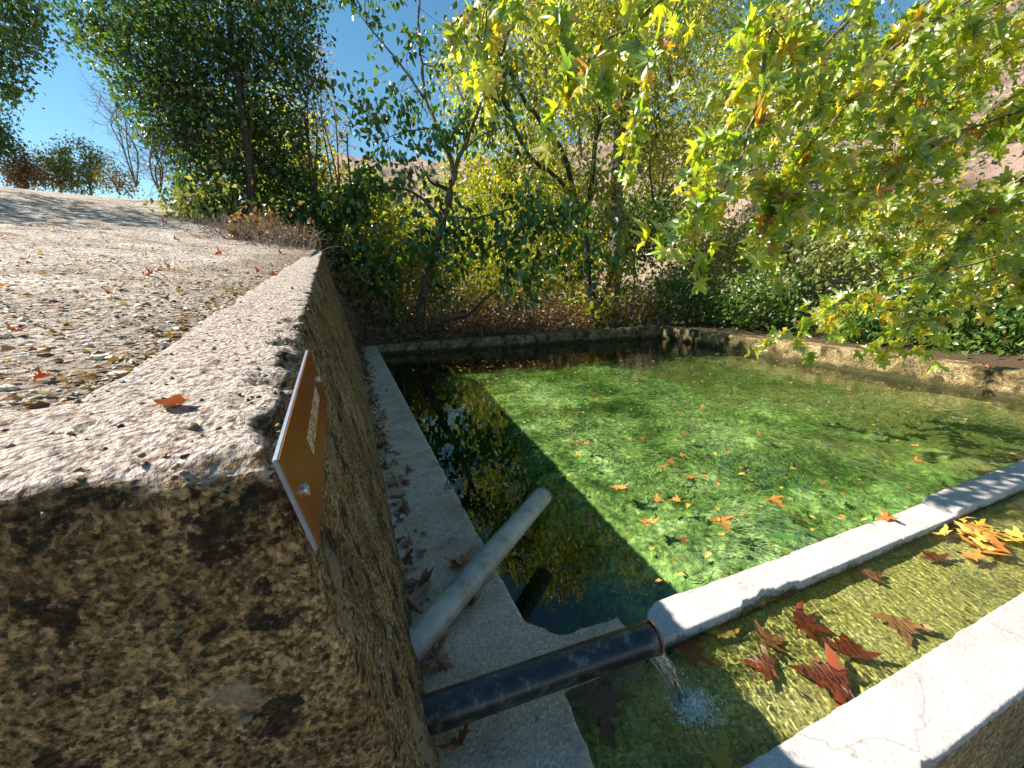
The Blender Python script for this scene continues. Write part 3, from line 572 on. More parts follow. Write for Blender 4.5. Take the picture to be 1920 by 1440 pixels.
# ------------------------------------------------------------------ pipes and sign
def pipe(p0, p1, r, wall=0.006, n=40, seg=24):
    p0, p1 = np.array(p0, float), np.array(p1, float); T = unit(p1 - p0); a = unit(np.cross(T, [0, 0, 1])); b = np.cross(a, T)
    th = np.arange(n) * 2 * np.pi / n; c = np.cos(th)[:, None] * a + np.sin(th)[:, None] * b
    prof = [(t, r) for t in np.linspace(0, 1, seg)] + [(1.0, r - wall * 0.3)] + [(1.0, r - wall)] + [(0.55, r - wall)]
    V = np.concatenate([p0 + (p1 - p0) * t + c * rr for t, rr in prof]); m = len(prof)
    i = np.arange(m - 1)[:, None] * n; j = np.arange(n)[None]; j2 = (j + 1) % n
    return mesh_np('pipe', V, np.stack([i + j, i + j2, i + n + j2, i + n + j], -1).reshape(-1, 4), None, True)
def pipe_mat(name, stops, nsc, bands, rough, rust=None, stretch=(1, 1, 1), bump=0.15, metal=0.0):
    m, N, L = new_mat(name); tc = N.new('ShaderNodeTexCoord'); mp = N.new('ShaderNodeMapping'); mp.inputs['Scale'].default_value = stretch; L.new(tc.outputs['Object'], mp.inputs[0])
    n = N.new('ShaderNodeTexNoise'); n.inputs['Scale'].default_value = nsc; n.inputs['Detail'].default_value = 9; n.inputs['Roughness'].default_value = 0.7; L.new(mp.outputs[0], n.inputs['Vector'])
    r = ramp_node(N, L, stops, n.outputs[0]); c = r.outputs[0]
    p = N.new('ShaderNodeBsdfPrincipled'); p.inputs['Roughness'].default_value = rough; p.inputs['Metallic'].default_value = metal; p.inputs['Specular IOR Level'].default_value = 0.6
    if rust:
        n2 = N.new('ShaderNodeTexNoise'); n2.inputs['Scale'].default_value = 9; n2.inputs['Detail'].default_value = 6; L.new(tc.outputs['Object'], n2.inputs['Vector'])
        g = N.new('ShaderNodeSeparateXYZ'); L.new(tc.outputs['Object'], g.inputs[0])
        mr = N.new('ShaderNodeMapRange'); mr.inputs[1].default_value = rust[0]; mr.inputs[2].default_value = rust[1]; mr.inputs[3].default_value = 0.0; mr.inputs[4].default_value = 0.75; L.new(g.outputs[2], mr.inputs[0])
        ad = N.new('ShaderNodeMath'); L.new(n2.outputs[0], ad.inputs[0]); L.new(mr.outputs[0], ad.inputs[1])
        rr = ramp_node(N, L, [(0.68, (0,) * 3), (0.95, (1,) * 3)], ad.outputs[0])
        mx = N.new('ShaderNodeMix'); mx.data_type = 'RGBA'; L.new(rr.outputs[0], mx.inputs[0]); L.new(c, mx.inputs[6]); mx.inputs[7].default_value = (*rust[2], 1); c = mx.outputs[2]
    L.new(c, p.inputs['Base Color'])
    b = N.new('ShaderNodeBump'); b.inputs['Strength'].default_value = bump; b.inputs['Distance'].default_value = 0.004; L.new(n.outputs[0], b.inputs['Height']); L.new(b.outputs[0], p.inputs['Normal'])
    o = N.new('ShaderNodeOutputMaterial'); L.new(p.outputs[0], o.inputs[0]); return m
M['pipe_grey'] = pipe_mat('grey_pipe_paint', [(0.35, (0.20, 0.19, 0.16)), (0.5, (0.34, 0.32, 0.27)), (0.65, (0.44, 0.41, 0.35))], 8, None, 0.42, None)
M['pipe_black'] = pipe_mat('black_pipe_paint', [(0.40, (0.012, 0.012, 0.014)), (0.54, (0.03, 0.028, 0.025)), (0.66, (0.15, 0.14, 0.125))], 26, None, 0.3, (0.10, 0.045, (0.10, 0.045, 0.022)), (1, 1, 1))
M['rust'] = M['rust']; M['rim'] = plain_mat('rusty_rim', (0.36, 0.12, 0.035), 0.8, 0, 0.5, 60, 0.5)
def rim(p0, p1, r, wall, parent, mat='rim'):
    p0, p1 = np.array(p0, float), np.array(p1, float); T = unit(p1 - p0)
    me = pipe(p1 - T * 0.006, p1 + T * 0.0015, r + 0.0012, wall + 0.002, 40, 3); obj('rim', me, M[mat], parent)
def mk_pipe(p0, p1, r, mat, label, rmat='rim'):
    t = thing('water_pipe', label, 'pipe', loc=tuple(p0)); tb = child(obj('tube', pipe(p0, p1, r), mat), t); rim(p0, p1, r, 0.006, tb, rmat); return t
mk_pipe((-0.05, 1.115, 0.062), (0.968, 1.985, 0.062), 0.055, M['pipe_grey'], 'dry grey painted pipe lying across the ledge and out over the pool', 'pipe_black')
mk_pipe((-0.06, 0.962, 0.080), (0.822, 0.853, 0.158), 0.0505, M['pipe_black'], 'wet black pipe with rusty mouth pouring water into the trough')

# sign on the wall face
u = np.array([-0.014, 0.997, 0.07]); u = unit(u); nn = unit(np.array([1, 0, 0.2])); v = np.cross(nn, u); S1 = np.array([-0.093, 0.492, 1.114])
sg = thing('wall_sign', 'brown rectangular metal sign with cream lettering screwed to the retaining wall', 'sign', loc=tuple(S1))
def loc_mesh(bm): me = bpy.data.meshes.new('m'); bm.to_mesh(me); bm.free(); return me
def sbox(u0, u1, v0, v1, n0, n1, bev=0.0):
    bm = bmesh.new(); bmesh.ops.create_cube(bm, size=1)
    for w_ in bm.verts:
        a = u0 + (w_.co.x + 0.5) * (u1 - u0); b = v0 + (w_.co.y + 0.5) * (v1 - v0); c = n0 + (w_.co.z + 0.5) * (n1 - n0)
        w_.co = Vector(S1 + u * a + v * b + nn * c)
    bmesh.ops.recalc_face_normals(bm, faces=bm.faces)
    if bev: bmesh.ops.bevel(bm, geom=list(bm.edges), offset=bev, segments=2, affect='EDGES')
    return loc_mesh(bm)
M['steel'] = plain_mat('brushed_edge', (0.24, 0.28, 0.34), 0.45, 0.5, 0.15, 60)
M['signbrown'] = plain_mat('sign_brown', (0.34, 0.105, 0.018), 0.24, 0.0, 0.12, 5, c2=(0.27, 0.075, 0.012), spec=0.35)
M['cream'] = plain_mat('cream_letter', (0.80, 0.68, 0.42), 0.5)
M['screw'] = plain_mat('screw_metal', (0.75, 0.73, 0.68), 0.35, 0.8, 0.3, 80)
child(obj('edge_frame', sbox(0, 0.60, -0.133, 0, -0.006, 0.0, 0.0008), M['steel']), sg)
plate = child(obj('plate', sbox(0.0015, 0.5985, -0.1315, -0.0015, 0.0001, 0.0012), M['signbrown']), sg)
fc = bpy.data.curves.new('letters', 'FONT'); fc.body = '\u0392\u03a1\u03a5\u03a3\u0397 \u03a0\u039b\u0391\u03a4\u0391\u039d\u039f\u03a5'; fc.size = 0.042; fc.extrude = 0.0003
fo = bpy.data.objects.new('tmp', fc); COL.objects.link(fo); bpy.context.view_layer.update()
me = bpy.data.meshes.new_from_object(fo.evaluated_get(bpy.context.evaluated_depsgraph_get())); bpy.data.objects.remove(fo)
V = np.array([q.co[:] for q in me.vertices]); V[:, 0] = (V[:, 0] - V[:, 0].min()) / np.ptp(V[:, 0]); V[:, 1] = (V[:, 1] - V[:, 1].min()) / np.ptp(V[:, 1])
Wv = S1 + np.outer(0.183 + V[:, 0] * 0.295, u) + np.outer(-0.087 + V[:, 1] * 0.030, v) + np.outer(0.0017 + V[:, 2], nn)
me.vertices.foreach_set('co', Wv.astype(np.float32).ravel()); me.update(); me.name = 'lettering'
obj('lettering', me, M['cream'], plate)
for (a, b) in ((0.045, -0.071), (0.56, -0.067)):
    c = S1 + u * a + v * b; sc_ = thing
    t0 = pipe(c + nn * 0.001, c + nn * 0.006, 0.0085, 0.004, 20, 3); o = child(obj('screw', t0, M['screw']), sg)
    V0 = [c + nn * 0.0055 + (np.cos(t) * u + np.sin(t) * v) * 0.0065 for t in np.arange(12) * np.pi / 6]
    obj('screw_head', mesh_np('screw_head', np.array(V0), np.array([list(range(12))])), M['screw'], o)

# ------------------------------------------------------------------ falling water
M['stream'], N, L = new_mat('falling_water')
gl = N.new('ShaderNodeBsdfGlass'); gl.inputs['IOR'].default_value = 1.33; gl.inputs['Roughness'].default_value = 0.03
tr = N.new('ShaderNodeBsdfTransparent'); mx = N.new('ShaderNodeMixShader'); mx.inputs[0].default_value = 0.5
L.new(tr.outputs[0], mx.inputs[1]); L.new(gl.outputs[0], mx.inputs[2]); o_ = N.new('ShaderNodeOutputMaterial'); L.new(mx.outputs[0], o_.inputs[0])
stt = thing('water_stream', 'thin stream of clear water falling from the black pipe into the trough', 'water', loc=(0.87, 0.88, 0.06))
pl = []
for k in range(26):
    t = np.linspace(0, 1, 18); off = rng.normal(0, 0.013, 2); z = 0.113 - 0.165 * t ** 1.7
    pth = np.stack([0.815 + 0.062 * t + off[0] + 0.004 * np.sin(t * 14 + k), 0.852 - 0.085 * t + off[1] * (1 - 0.3 * t) + 0.004 * np.cos(t * 11 + k * 2), z], -1)
    pl.append((pth, 0.0042 * (1 + 0.5 * np.sin(t * 17 + k)) * rng.uniform(0.6, 1.1)))
child(obj('strand', tubes_mesh('stream', pl, 8), M['stream']), stt)
t = np.linspace(0, 1, 16); pth = np.stack([0.77 + 0 * t, 0.842 + 0 * t, 0.105 - 0.15 * t], -1)
child(obj('drip', tubes_mesh('drip', [(pth, 0.0012 + 0.0016 * (np.sin(t * 30) > 0.7))], 6), M['stream']), stt)
n = 2200; a = rng.uniform(0, 2 * np.pi, n); rr = np.abs(rng.normal(0, 0.042, n))
P0 = np.stack([0.90 + np.cos(a) * rr * 1.2, 0.745 + np.sin(a) * rr, TW + 0.001 + rng.random(n) * 0.016 * np.exp(-rr * 22)], -1)
M['foam'] = plain_mat('water_foam', (0.72, 0.76, 0.78), 0.2, 0, 0.3, 50)
M['foam'], N, L = new_mat('bubble'); g1 = N.new('ShaderNodeBsdfGlass'); g1.inputs['IOR'].default_value = 1.2; d1 = N.new('ShaderNodeBsdfDiffuse'); d1.inputs[0].default_value = (0.92, 0.86, 0.76, 1)
mx = N.new('ShaderNodeMixShader'); mx.inputs[0].default_value = 0.5; L.new(g1.outputs[0], mx.inputs[1]); L.new(d1.outputs[0], mx.inputs[2]); o_ = N.new('ShaderNodeOutputMaterial'); L.new(mx.outputs[0], o_.inputs[0])
o = obj('splash_bubbles', blobs('splash_bubbles', P0, rng.uniform(0.0008, 0.0042, n) * (1 + 1.6 * (rng.random(n) > 0.93)) * np.exp(-rr * 6), 0.7), M['foam']); tag(o, 'froth of small bubbles where the stream strikes the trough water', 'bubbles', kind='stuff')

# ------------------------------------------------------------------ trees
def tree(name, label, cat, base, limbs, clumps, tpl, lmat, lsize, per, spread, bark='bark', twig='twig', group=None, twigs=0.5, droop=0.5, wclumps=(), sprouts=None):
    """limbs: list of (points, r0, r1); clumps: (x, y, depth, rx_px, ry_px, n)"""
    t = thing(name, label, cat, group, loc=tuple(base))
    polys = []
    for pts, r0, r1 in limbs:
        q = smooth_poly(pts, None, 0.012 * min(1, r0 * 12)); polys.append((q, np.linspace(r0, r1, len(q))))
    if polys: child(obj('trunk', tubes_mesh('trunk', polys, 10), M[bark]), t)
    tips = []
    for (x, y, dp, rx, ry, n) in clumps:
        c = at(x, y, dp); e = in_ellipsoid(n); s = mpp(dp)
        tips.append(c + e[:, :1] * R[:, 0] * rx * s + e[:, 1:2] * R[:, 1] * ry * s + e[:, 2:] * R[:, 2] * 0.5 * (rx + ry) * s)
    for (cx, cy_, cz, rr_, n) in wclumps: tips.append(np.array([cx, cy_, cz]) + in_ellipsoid(n) * rr_)
    tw = []
    if sprouts:
        n1, l1, n2, l2, dr, up = sprouts
        for q, rad in list(polys):
            for b in sprout(q, max(rad.min() * 0.7, 0.006), n1, l1, up=up, droop=dr):
                tw.append(b)
                for b2 in sprout(b[0], 0.005, n2, l2, up=up * 0.5, steps=4, droop=dr):
                    tw.append(b2); tips.append(b2[0][2:])
                tips.append(b[0][3:])
    tips = np.concatenate(tips) if tips else np.zeros((0, 3))
    if len(polys) and twigs and len(clumps):
        allp = np.concatenate([q for q, _ in polys])
        for k in np.where(rng.random(len(tips)) < twigs)[0]:
            d2 = ((allp - tips[k]) ** 2).sum(1); j = d2.argmin(); a = allp[j]; L_ = math.sqrt(d2[j])
            f = min(1.0, 0.9 / max(L_, 0.01)); s0 = tips[k] + (a - tips[k]) * f; m_ = (s0 + tips[k]) / 2 + rng.normal(0, 0.06 * L_ * f, 3)
            tw.append((smooth_poly([s0, m_, tips[k]], 5), np.linspace(0.008 if f >= 1 else 0.006, 0.002, 5)))
    if tw: child(obj('twigs', tubes_mesh('twigs', tw, 5), M[twig]), t)['kind'] = 'stuff'
    if per and len(tips):
        pos, d, nr, rnd = cluster_leaves(tips, per, spread, droop)
        child(obj('crown', leaves_mesh('crown', tpl, pos, d, nr, lsize * rng.uniform(0.6, 1.2, len(pos)), rnd), M[lmat]), t)
    return t

# the big dark evergreen on the path edge
D = 8.6
base = at(482, 466, 8.6)
tree('oak_tree', 'big dense dark green tree leaning over the edge of the path', 'tree', base,
     [([at(483, 480, D), at(478, 420, D), at(470, 340, D), at(462, 250, D), at(447, 150, D), at(432, 60, D), at(425, -60, D), at(420, -200, D)], 0.115, 0.04),
      ([at(447, 150, D), at(400, 70, D + .2), at(380, 0, D + .3), at(330, -80, D + .4)], 0.035, 0.012),
      ([at(440, 100, D), at(480, 40, D), at(520, -10, D), at(560, -60, D)], 0.03, 0.01),
      ([at(462, 250, D), at(400, 200, D - .3), at(330, 150, D - .4)], 0.025, 0.008),
      ([at(468, 320, D), at(510, 300, D - .2), at(560, 270, D)], 0.02, 0.006)],
     [(255, 40, D, 105, 70, 200), (400, 40, D, 130, 90, 300), (530, 50, D, 65, 70, 110), (300, 140, D, 95, 60, 170), (430, 150, D + .4, 120, 70, 240), (330, 230, D, 85, 55, 150),
      (430, 260, D + .4, 95, 65, 190), (390, 340, D, 60, 60, 110), (520, 230, D + .5, 65, 55, 90), (430, 400, D - .2, 45, 30, 60), (555, 120, D, 40, 60, 50), (500, 340, D + .8, 60, 50, 90),
      (555, 330, D + .8, 60, 50, 90), (560, 410, D + .8, 55, 30, 60), (350, -80, D, 170, 90, 200), (520, -70, D, 120, 80, 130), (190, 80, D, 50, 40, 50)],
     OVATE_LO, 'oak', 0.115, 13, 0.135, 'bark_dark', 'bark_dark', twigs=0.35, droop=0.3)
# branches hanging in from the top left
D = 16.0
tb_ = at(-420, 420, D); tb_[2] = float(path_h(np.array(tb_[0]), np.array(tb_[1])))
tree('oak_tree', 'dark leafy branches hanging into the top left corner of the view', 'tree', tb_,
     [([tb_ - [0, 0, 0.3], at(-400, 300, D), at(-340, 150, D), at(-260, 0, D)], 0.3, 0.12), ([at(-340, 150, D), at(-160, 60, D), at(-40, 40, D), at(50, 90, D)], 0.09, 0.02), ([at(-290, 60, D), at(-120, -40, D), at(30, -10, D)], 0.08, 0.02)],
     [(-20, 30, D, 70, 60, 110), (40, 60, D, 45, 50, 70), (60, 0, D, 35, 30, 40), (10, 130, D, 35, 35, 50), (-60, 120, D, 60, 60, 70), (-140, 0, D, 100, 100, 120), (-60, -80, D, 120, 70, 120), (15, 175, D, 25, 14, 18), (-250, 20, D, 140, 120, 150)],
     OVATE_LO, 'oak', 0.19, 11, 0.22, 'bark_dark', 'bark_dark', twigs=0.5)
D = 14.0
tree('oak_tree', 'dark round tree cut off by the left edge above the path crest', 'tree', at(-30, 340, D), [([at(-30, 350, D), at(-30, 280, D), at(-20, 230, D)], 0.09, 0.04)],
     [(-20, 260, D, 45, 38, 160), (-110, 190, D, 90, 90, 260), (-230, 150, D, 120, 110, 260)], OVATE_LO, 'oak', 0.13, 12, 0.16, 'bark_dark', 'bark_dark', wclumps=[(-7.4, 11.2, 6.4, 1.0, 80), (-8.3, 13.2, 7.0, 1.2, 110), (-7.6, 9.3, 5.8, 0.9, 60), (-8.4, 9.8, 5.6, 1.1, 90), (-9.6, 11.6, 6.4, 1.4, 130), (-11.2, 13.2, 6.2, 1.5, 130), (-8.2, 8.2, 5.2, 0.8, 50), (-10.4, 9.6, 6.6, 1.2, 90)])
# small trees on the crest of the path
for nm, lab, x, y, rx, ry, mt, n, D in (
        ('rust_shrub', 'rusty brown half bare shrub on the path crest at far left', 45, 322, 44, 42, 'rust', 150, 15.0),
        ('sage_tree', 'round yellow green shrub on the path crest', 112, 322, 38, 40, 'sage', 170, 16.0),
        ('grey_tree', 'thin grey green tree with open twigs on the path crest', 168, 316, 40, 46, 'sage', 60, 16.5),
        ('golden_bush', 'small golden orange bush on the path crest', 222, 340, 30, 24, 'gold', 90, 16.0)):
    b0 = at(x, 350, D)
    tree(nm, lab, 'shrub', b0, [([b0 - [0, 0, 0.3], at(x - 4, y + 12, D), at(x - 12, y - 10, D)], 0.04, 0.012), ([b0, at(x + 8, y + 8, D), at(x + 14, y - 14, D)], 0.03, 0.01), ([b0, at(x + 2, y, D), at(x + 1, y - ry * 0.8, D)], 0.03, 0.01)],
         [(x, y, D, rx, ry, n)], OVATE_LO, mt, 0.11, 7, 0.14, 'twig', 'twig', sprouts=(5, 0.7, 3, 0.3, 0.0, 0.3) if nm != 'golden_bush' else None, twigs=0.5)
# bare twiggy saplings between crest and big tree
for k, (x, y, h, lean, D, lab) in enumerate(((255, 350, 170, -60, 11.0, 'bare leaning sapling with thin twigs against the sky left of the big tree'),
        (300, 362, 110, -10, 9.0, 'short bare multi stemmed sapling at the path edge under the big tree'), (330, 380, 130, 20, 8.5, 'dark bare sapling just left of the big tree trunk'),
        (640, 520, 420, -30, 10.5, 'tall slender bare tree right of the big dark tree'), (590, 470, 330, -10, 9.5, 'grey bare twiggy tree behind the end of the retaining wall'))):
    b0 = at(x, y, D); L_ = []
    for j in range(4 if k < 3 else 3):
        L_.append(([b0, at(x + lean * 0.3 + rng.normal(0, 8), y - h * 0.4, D), at(x + lean * 0.7 + rng.normal(0, 14), y - h * 0.75, D), at(x + lean + rng.normal(0, 22), y - h, D)], 0.02 + 0.012 * (k > 2), 0.006))
    tree('bare_sapling', lab, 'sapling', b0, L_, [], OVATE_LO, 'gold', 0.07, 0 if k < 3 else 1, 0.05, 'twig', 'twig_pale' if k in (0, 4) else 'twig', sprouts=(12, 0.9, 5, 0.4, 0.0, 0.35))

# forked tree with broad leaves behind the far wall
D = 10.2
limbs = [([at(785, 612, D), at(790, 570, D), at(803, 520, D), at(815, 470, D), at(832, 420, D), at(842, 370, D), at(852, 322, D)], 0.13, 0.085),
         ([at(852, 322, D), at(838, 280, D), at(822, 240, D), at(800, 190, D), at(790, 120, D), at(785, 40, D), at(790, -60, D)], 0.065, 0.02),
         ([at(852, 322, D), at(866, 285, D), at(885, 240, D), at(902, 190, D), at(912, 130, D), at(915, 60, D), at(925, -30, D)], 0.06, 0.02),
         ([at(832, 420, D), at(800, 380, D - .2), at(760, 355, D - .4), at(700, 350, D - .6), at(645, 335, D - .8)], 0.045, 0.014),
         ([at(836, 405, D), at(880, 410, D - .3), at(930, 400, D - .5), at(980, 385, D - .6), at(1030, 400, D - .7)], 0.035, 0.01),
         ([at(808, 500, D), at(780, 470, D - .2), at(740, 440, D - .4), at(715, 415, D - .5), at(650, 400, D - .6)], 0.035, 0.01),
         ([at(866, 285, D), at(910, 250, D + .1), at(960, 235, D + .2)], 0.025, 0.008), ([at(822, 240, D), at(770, 245, D - .2), at(720, 260, D - .3)], 0.025, 0.008),
         ([at(800, 190, D), at(750, 120, D - .2), at(700, 60, D - .3), at(660, 10, D - .3)], 0.03, 0.01)]
tree('mulberry_tree', 'slender forked grey tree with broad leaves standing behind the far pool wall', 'tree', at(785, 612, D), limbs,
     [(650, 180, D - .5, 55, 30, 14), (700, 230, D - .5, 50, 50, 20), (820, 60, D, 70, 60, 14), (770, 180, D, 60, 50, 16), (1010, 410, D - 1.2, 90, 40, 45), (900, 450, D - 1.2, 90, 45, 50), (760, 300, D - .4, 60, 50, 20),
      (830, 470, D - 1.0, 60, 45, 26), (985, 520, D - 1.5, 45, 60, 26), (1090, 470, D - 1, 70, 60, 45), (640, 400, D - .5, 60, 40, 26), (600, 395, D - .5, 50, 35, 20)],
     OVATE, 'mulberry', 0.19, 5, 0.16, 'bark', 'bark_dark', twigs=0.6, droop=0.9, sprouts=(5, 1.2, 1, 0.6, 0.05, 0.2))
# leaning stem left of it
D = 9.9
tree('mulberry_tree', 'thin leaning stem beside the corner of the pool with few leaves', 'tree', at(742, 640, D),
     [([at(742, 645, D), at(725, 590, D), at(700, 530, D), at(680, 470, D), at(665, 400, D), at(655, 320, D), at(650, 250, D)], 0.06, 0.015)],
     [(650, 440, D, 50, 50, 26), (700, 480, D, 40, 40, 18), (640, 500, D, 35, 40, 20)], OVATE, 'mulberry', 0.18, 7, 0.14, 'bark', 'bark_dark', sprouts=(7, 0.9, 2, 0.4, 0.05, 0.2))
# fallen dark branch on the bank
tree('fallen_branch', 'dark crooked dead branch arching over the bank behind the far wall', 'branch', at(815, 615, 9.9), [([at(812, 620, 9.9), at(845, 600, 9.9), at(880, 590, 9.9), at(905, 565, 9.9), at(925, 550, 9.9), at(935, 535, 9.9)], 0.04, 0.012)], [], OVATE, 'dry', 0.1, 0, 0.1, 'bark_dark', 'bark_dark')
# poplar with thick trunk and its neighbour with crooked limbs
D = 11.6
tree('poplar_tree', 'tall poplar with thick furrowed trunk behind the far right pool corner', 'tree', at(1142, 610, D),
     [([at(1142, 615, D), at(1147, 560, D), at(1152, 480, D), at(1155, 380, D), at(1160, 280, D), at(1168, 180, D), at(1172, 80, D), at(1178, -60, D)], 0.22, 0.13)],
     [(1180, 120, D + .5, 80, 90, 70), (1120, 60, D + .8, 90, 70, 70), (1200, 240, D, 60, 70, 40), (1100, 200, D + .6, 70, 60, 50), (1230, 20, D, 90, 60, 50), (1060, -20, D, 120, 60, 60)],
     OVATE, 'poplar', 0.17, 8, 0.2, 'bark', 'twig', twigs=0.4, droop=0.8, sprouts=(10, 1.3, 3, 0.5, 0.05, 0.3))
D = 11.2
tree('crooked_tree', 'brown barked tree with crooked dark limbs beside the poplar', 'tree', at(1115, 605, D),
     [([at(1122, 612, D), at(1116, 570, D), at(1104, 540, D), at(1100, 470, D), at(1098, 400, D), at(1110, 340, D), at(1118, 260, D), at(1122, 200, D)], 0.12, 0.05),
      ([at(1118, 575, D), at(1135, 545, D - .2), at(1150, 510, D - .3)], 0.07, 0.05),
      ([at(1098, 400, D), at(1075, 370, D), at(1040, 330, D - .2), at(1000, 300, D - .4), at(970, 250, D - .5), at(955, 210, D - .6), at(920, 160, D - .6)], 0.07, 0.03),
      ([at(1085, 420, D), at(1060, 300, D - .3), at(1015, 230, D - .5), at(985, 190, D - .6), at(960, 145, D - .7), at(942, 105, D - .8), at(900, 75, D - .8), at(875, 40, D - .8)], 0.075, 0.03),
      ([at(942, 105, D - .8), at(950, 70, D - .8), at(965, 40, D - .8), at(980, -30, D - .8)], 0.035, 0.02),
      ([at(1118, 260, D), at(1140, 200, D), at(1185, 140, D), at(1230, 90, D)], 0.035, 0.012),
      ([at(1225, 380, D), at(1218, 300, D), at(1235, 230, D), at(1228, 140, D)], 0.03, 0.015)],
     [(940, 200, D + 1, 70, 60, 30), (1040, 140, D + .5, 90, 70, 60), (1030, 260, D + .5, 80, 60, 50), (930, 90, D, 70, 60, 36), (1100, 330, D, 70, 60, 50)],
     OVATE, 'poplar', 0.16, 7, 0.18, 'bark_dark', 'twig', twigs=0.5, droop=0.8, sprouts=(5, 1.1, 2, 0.5, 0.05, 0.2))
# sunlit trees filling the hollow behind
for k, (x, y, D, rx, ry, n, mt, lab) in enumerate((
        (1030, 40, 14.5, 140, 130, 340, 'poplar', 'tall bright yellow tree whose crown reaches the top edge behind the crooked limbs'),
        (1260, 30, 15.0, 110, 130, 330, 'poplar', 'tall yellow green tree touching the top edge right of the poplar'),
        (1330, 200, 19.0, 90, 110, 230, 'poplar', 'yellow green tree on the lower hillside behind the hanging plane leaves'),
        (1420, 90, 22.0, 140, 120, 330, 'shrub', 'dark green tree high on the hillside behind the plane leaves'),
        (1600, 190, 21.0, 160, 110, 360, 'shrub', 'dark leafy tree on the hillside right of centre'),
        (1790, 100, 24.0, 150, 100, 330, 'shrub', 'dark scrubby tree near the top of the hillside at right'),
        (690, 400, 12.5, 60, 70, 150, 'poplar', 'yellow green bush behind the leaning stem'),
        (950, 330, 15.0, 130, 110, 330, 'poplar', 'sunlit yellow green tree filling the gap between forked tree and poplar'),
        (1090, 130, 17.0, 130, 130, 330, 'poplar', 'tall yellow tree crown high behind the poplar trunk'),
        (1000, 480, 14.0, 150, 70, 300, 'poplar', 'low yellow green thicket tree behind the far pool wall'),
        (1240, 330, 16.0, 90, 120, 240, 'poplar', 'yellow green tree at the foot of the hillside right of the poplar'),
        (740, 500, 14.0, 110, 60, 240, 'sage', 'olive bush in the hollow behind the leaning stem'),
        (880, 150, 18.0, 70, 90, 120, 'poplar', 'thin yellow crown seen between the two forks'),
        (560, 430, 10.5, 70, 60, 150, 'shrub', 'bright green bush right of the big tree trunk'),
        (1190, 430, 13.5, 90, 60, 220, 'shrub', 'glossy green bush around the poplar trunk'),
        (400, 400, 8.5, 70, 40, 120, 'sage', 'yellow green shrub at the path edge under the big tree'))):
    b0 = at(x, y + ry + 30, D)
    tree('background_tree', lab, 'tree', b0, [([b0, at(x - 8, y + ry * 0.5, D), at(x + 4, y, D), at(x + 10, y - ry * 0.7, D)], 0.07, 0.015), ([at(x - 8, y + ry * 0.5, D), at(x - rx * 0.4, y, D), at(x - rx * 0.6, y - ry * 0.5, D)], 0.04, 0.012), ([at(x - 6, y + ry * 0.4, D), at(x + rx * 0.4, y - 4, D), at(x + rx * 0.6, y - ry * 0.5, D)], 0.04, 0.012)],
         [(x, y, D, rx, ry, int(n * 1.5))], OVATE_LO, mt, 0.07 + 0.0065 * D, 11, 0.24, 'twig', 'twig', twigs=0.4, droop=0.7)
# shrubs along the right wall and up the slope
SHR = []
for k, (x, y, D, rx, ry, n, mt, lab) in enumerate((
        (1290, 560, 11.5, 70, 50, 150, 'shrub', 'bramble shrub touching the far right corner of the pool'),
        (1330, 470, 12.5, 90, 60, 170, 'poplar', 'leafy shrub higher on the bank behind the pool corner'),
        (1420, 560, 10.0, 80, 60, 170, 'shrub', 'dark green shrub behind the right wall, left of the bare earth patch'),
        (1480, 440, 11.0, 110, 70, 220, 'sage', 'wide pale green shrub on the slope above the bare earth patch'),
        (1660, 600, 8.2, 110, 55, 230, 'mulberry', 'bright leafy bush overhanging the right wall'),
        (1620, 470, 9.5, 120, 70, 240, 'sage', 'pale olive bush on the slope in the right half of the view'),
        (1800, 560, 7.4, 120, 80, 270, 'shrub', 'dark thicket behind the nearer stretch of the right wall'),
        (1900, 620, 6.6, 90, 70, 200, 'shrub', 'shaded green thicket at the right edge above the wall end'),
        (1840, 430, 8.5, 120, 70, 240, 'poplar', 'yellow green bush on the slope near the right edge'),
        (1850, 290, 15.0, 90, 50, 220, 'sage', 'pale rounded tree on the sunlit hillside near the right edge'),
        (1760, 320, 20.0, 50, 40, 110, 'sage', 'small pale shrub beside the rounded tree on the hillside'),
        (1560, 330, 18.0, 60, 40, 110, 'shrub', 'dark shrub on the pink hillside right of centre'),
        (1420, 330, 20.0, 60, 50, 110, 'shrub', 'dark shrub on the pink hillside left of its neighbours'),
        (1330, 250, 24.0, 50, 45, 90, 'shrub', 'small dark tree high on the hillside above the pool corner'))):
    c = at(x, y, D); b0 = c.copy(); b0[2] = float(ground_h(np.array([c[0]]), np.array([c[1]]))[0])
    if b0[2] > c[2]:      # slope is nearer than guessed: keep the shrub standing on it
        b0[2] = c[2] - ry * mpp(D)
    tree('slope_shrub', lab, 'shrub', b0, [([b0, (b0 + c) / 2 + [0.1, 0, 0], c], 0.035, 0.012), ([b0, c + [0.3, 0.1, 0.2]], 0.03, 0.01), ([b0, c + [-0.3, 0.1, 0.25]], 0.03, 0.01)],
         [(x, y, D, rx, ry, int(n * 1.05))], OVATE_LO, mt, 0.085 + 0.004 * D, 12, 0.14 + 0.008 * D, 'twig', 'twig', twigs=0.3)

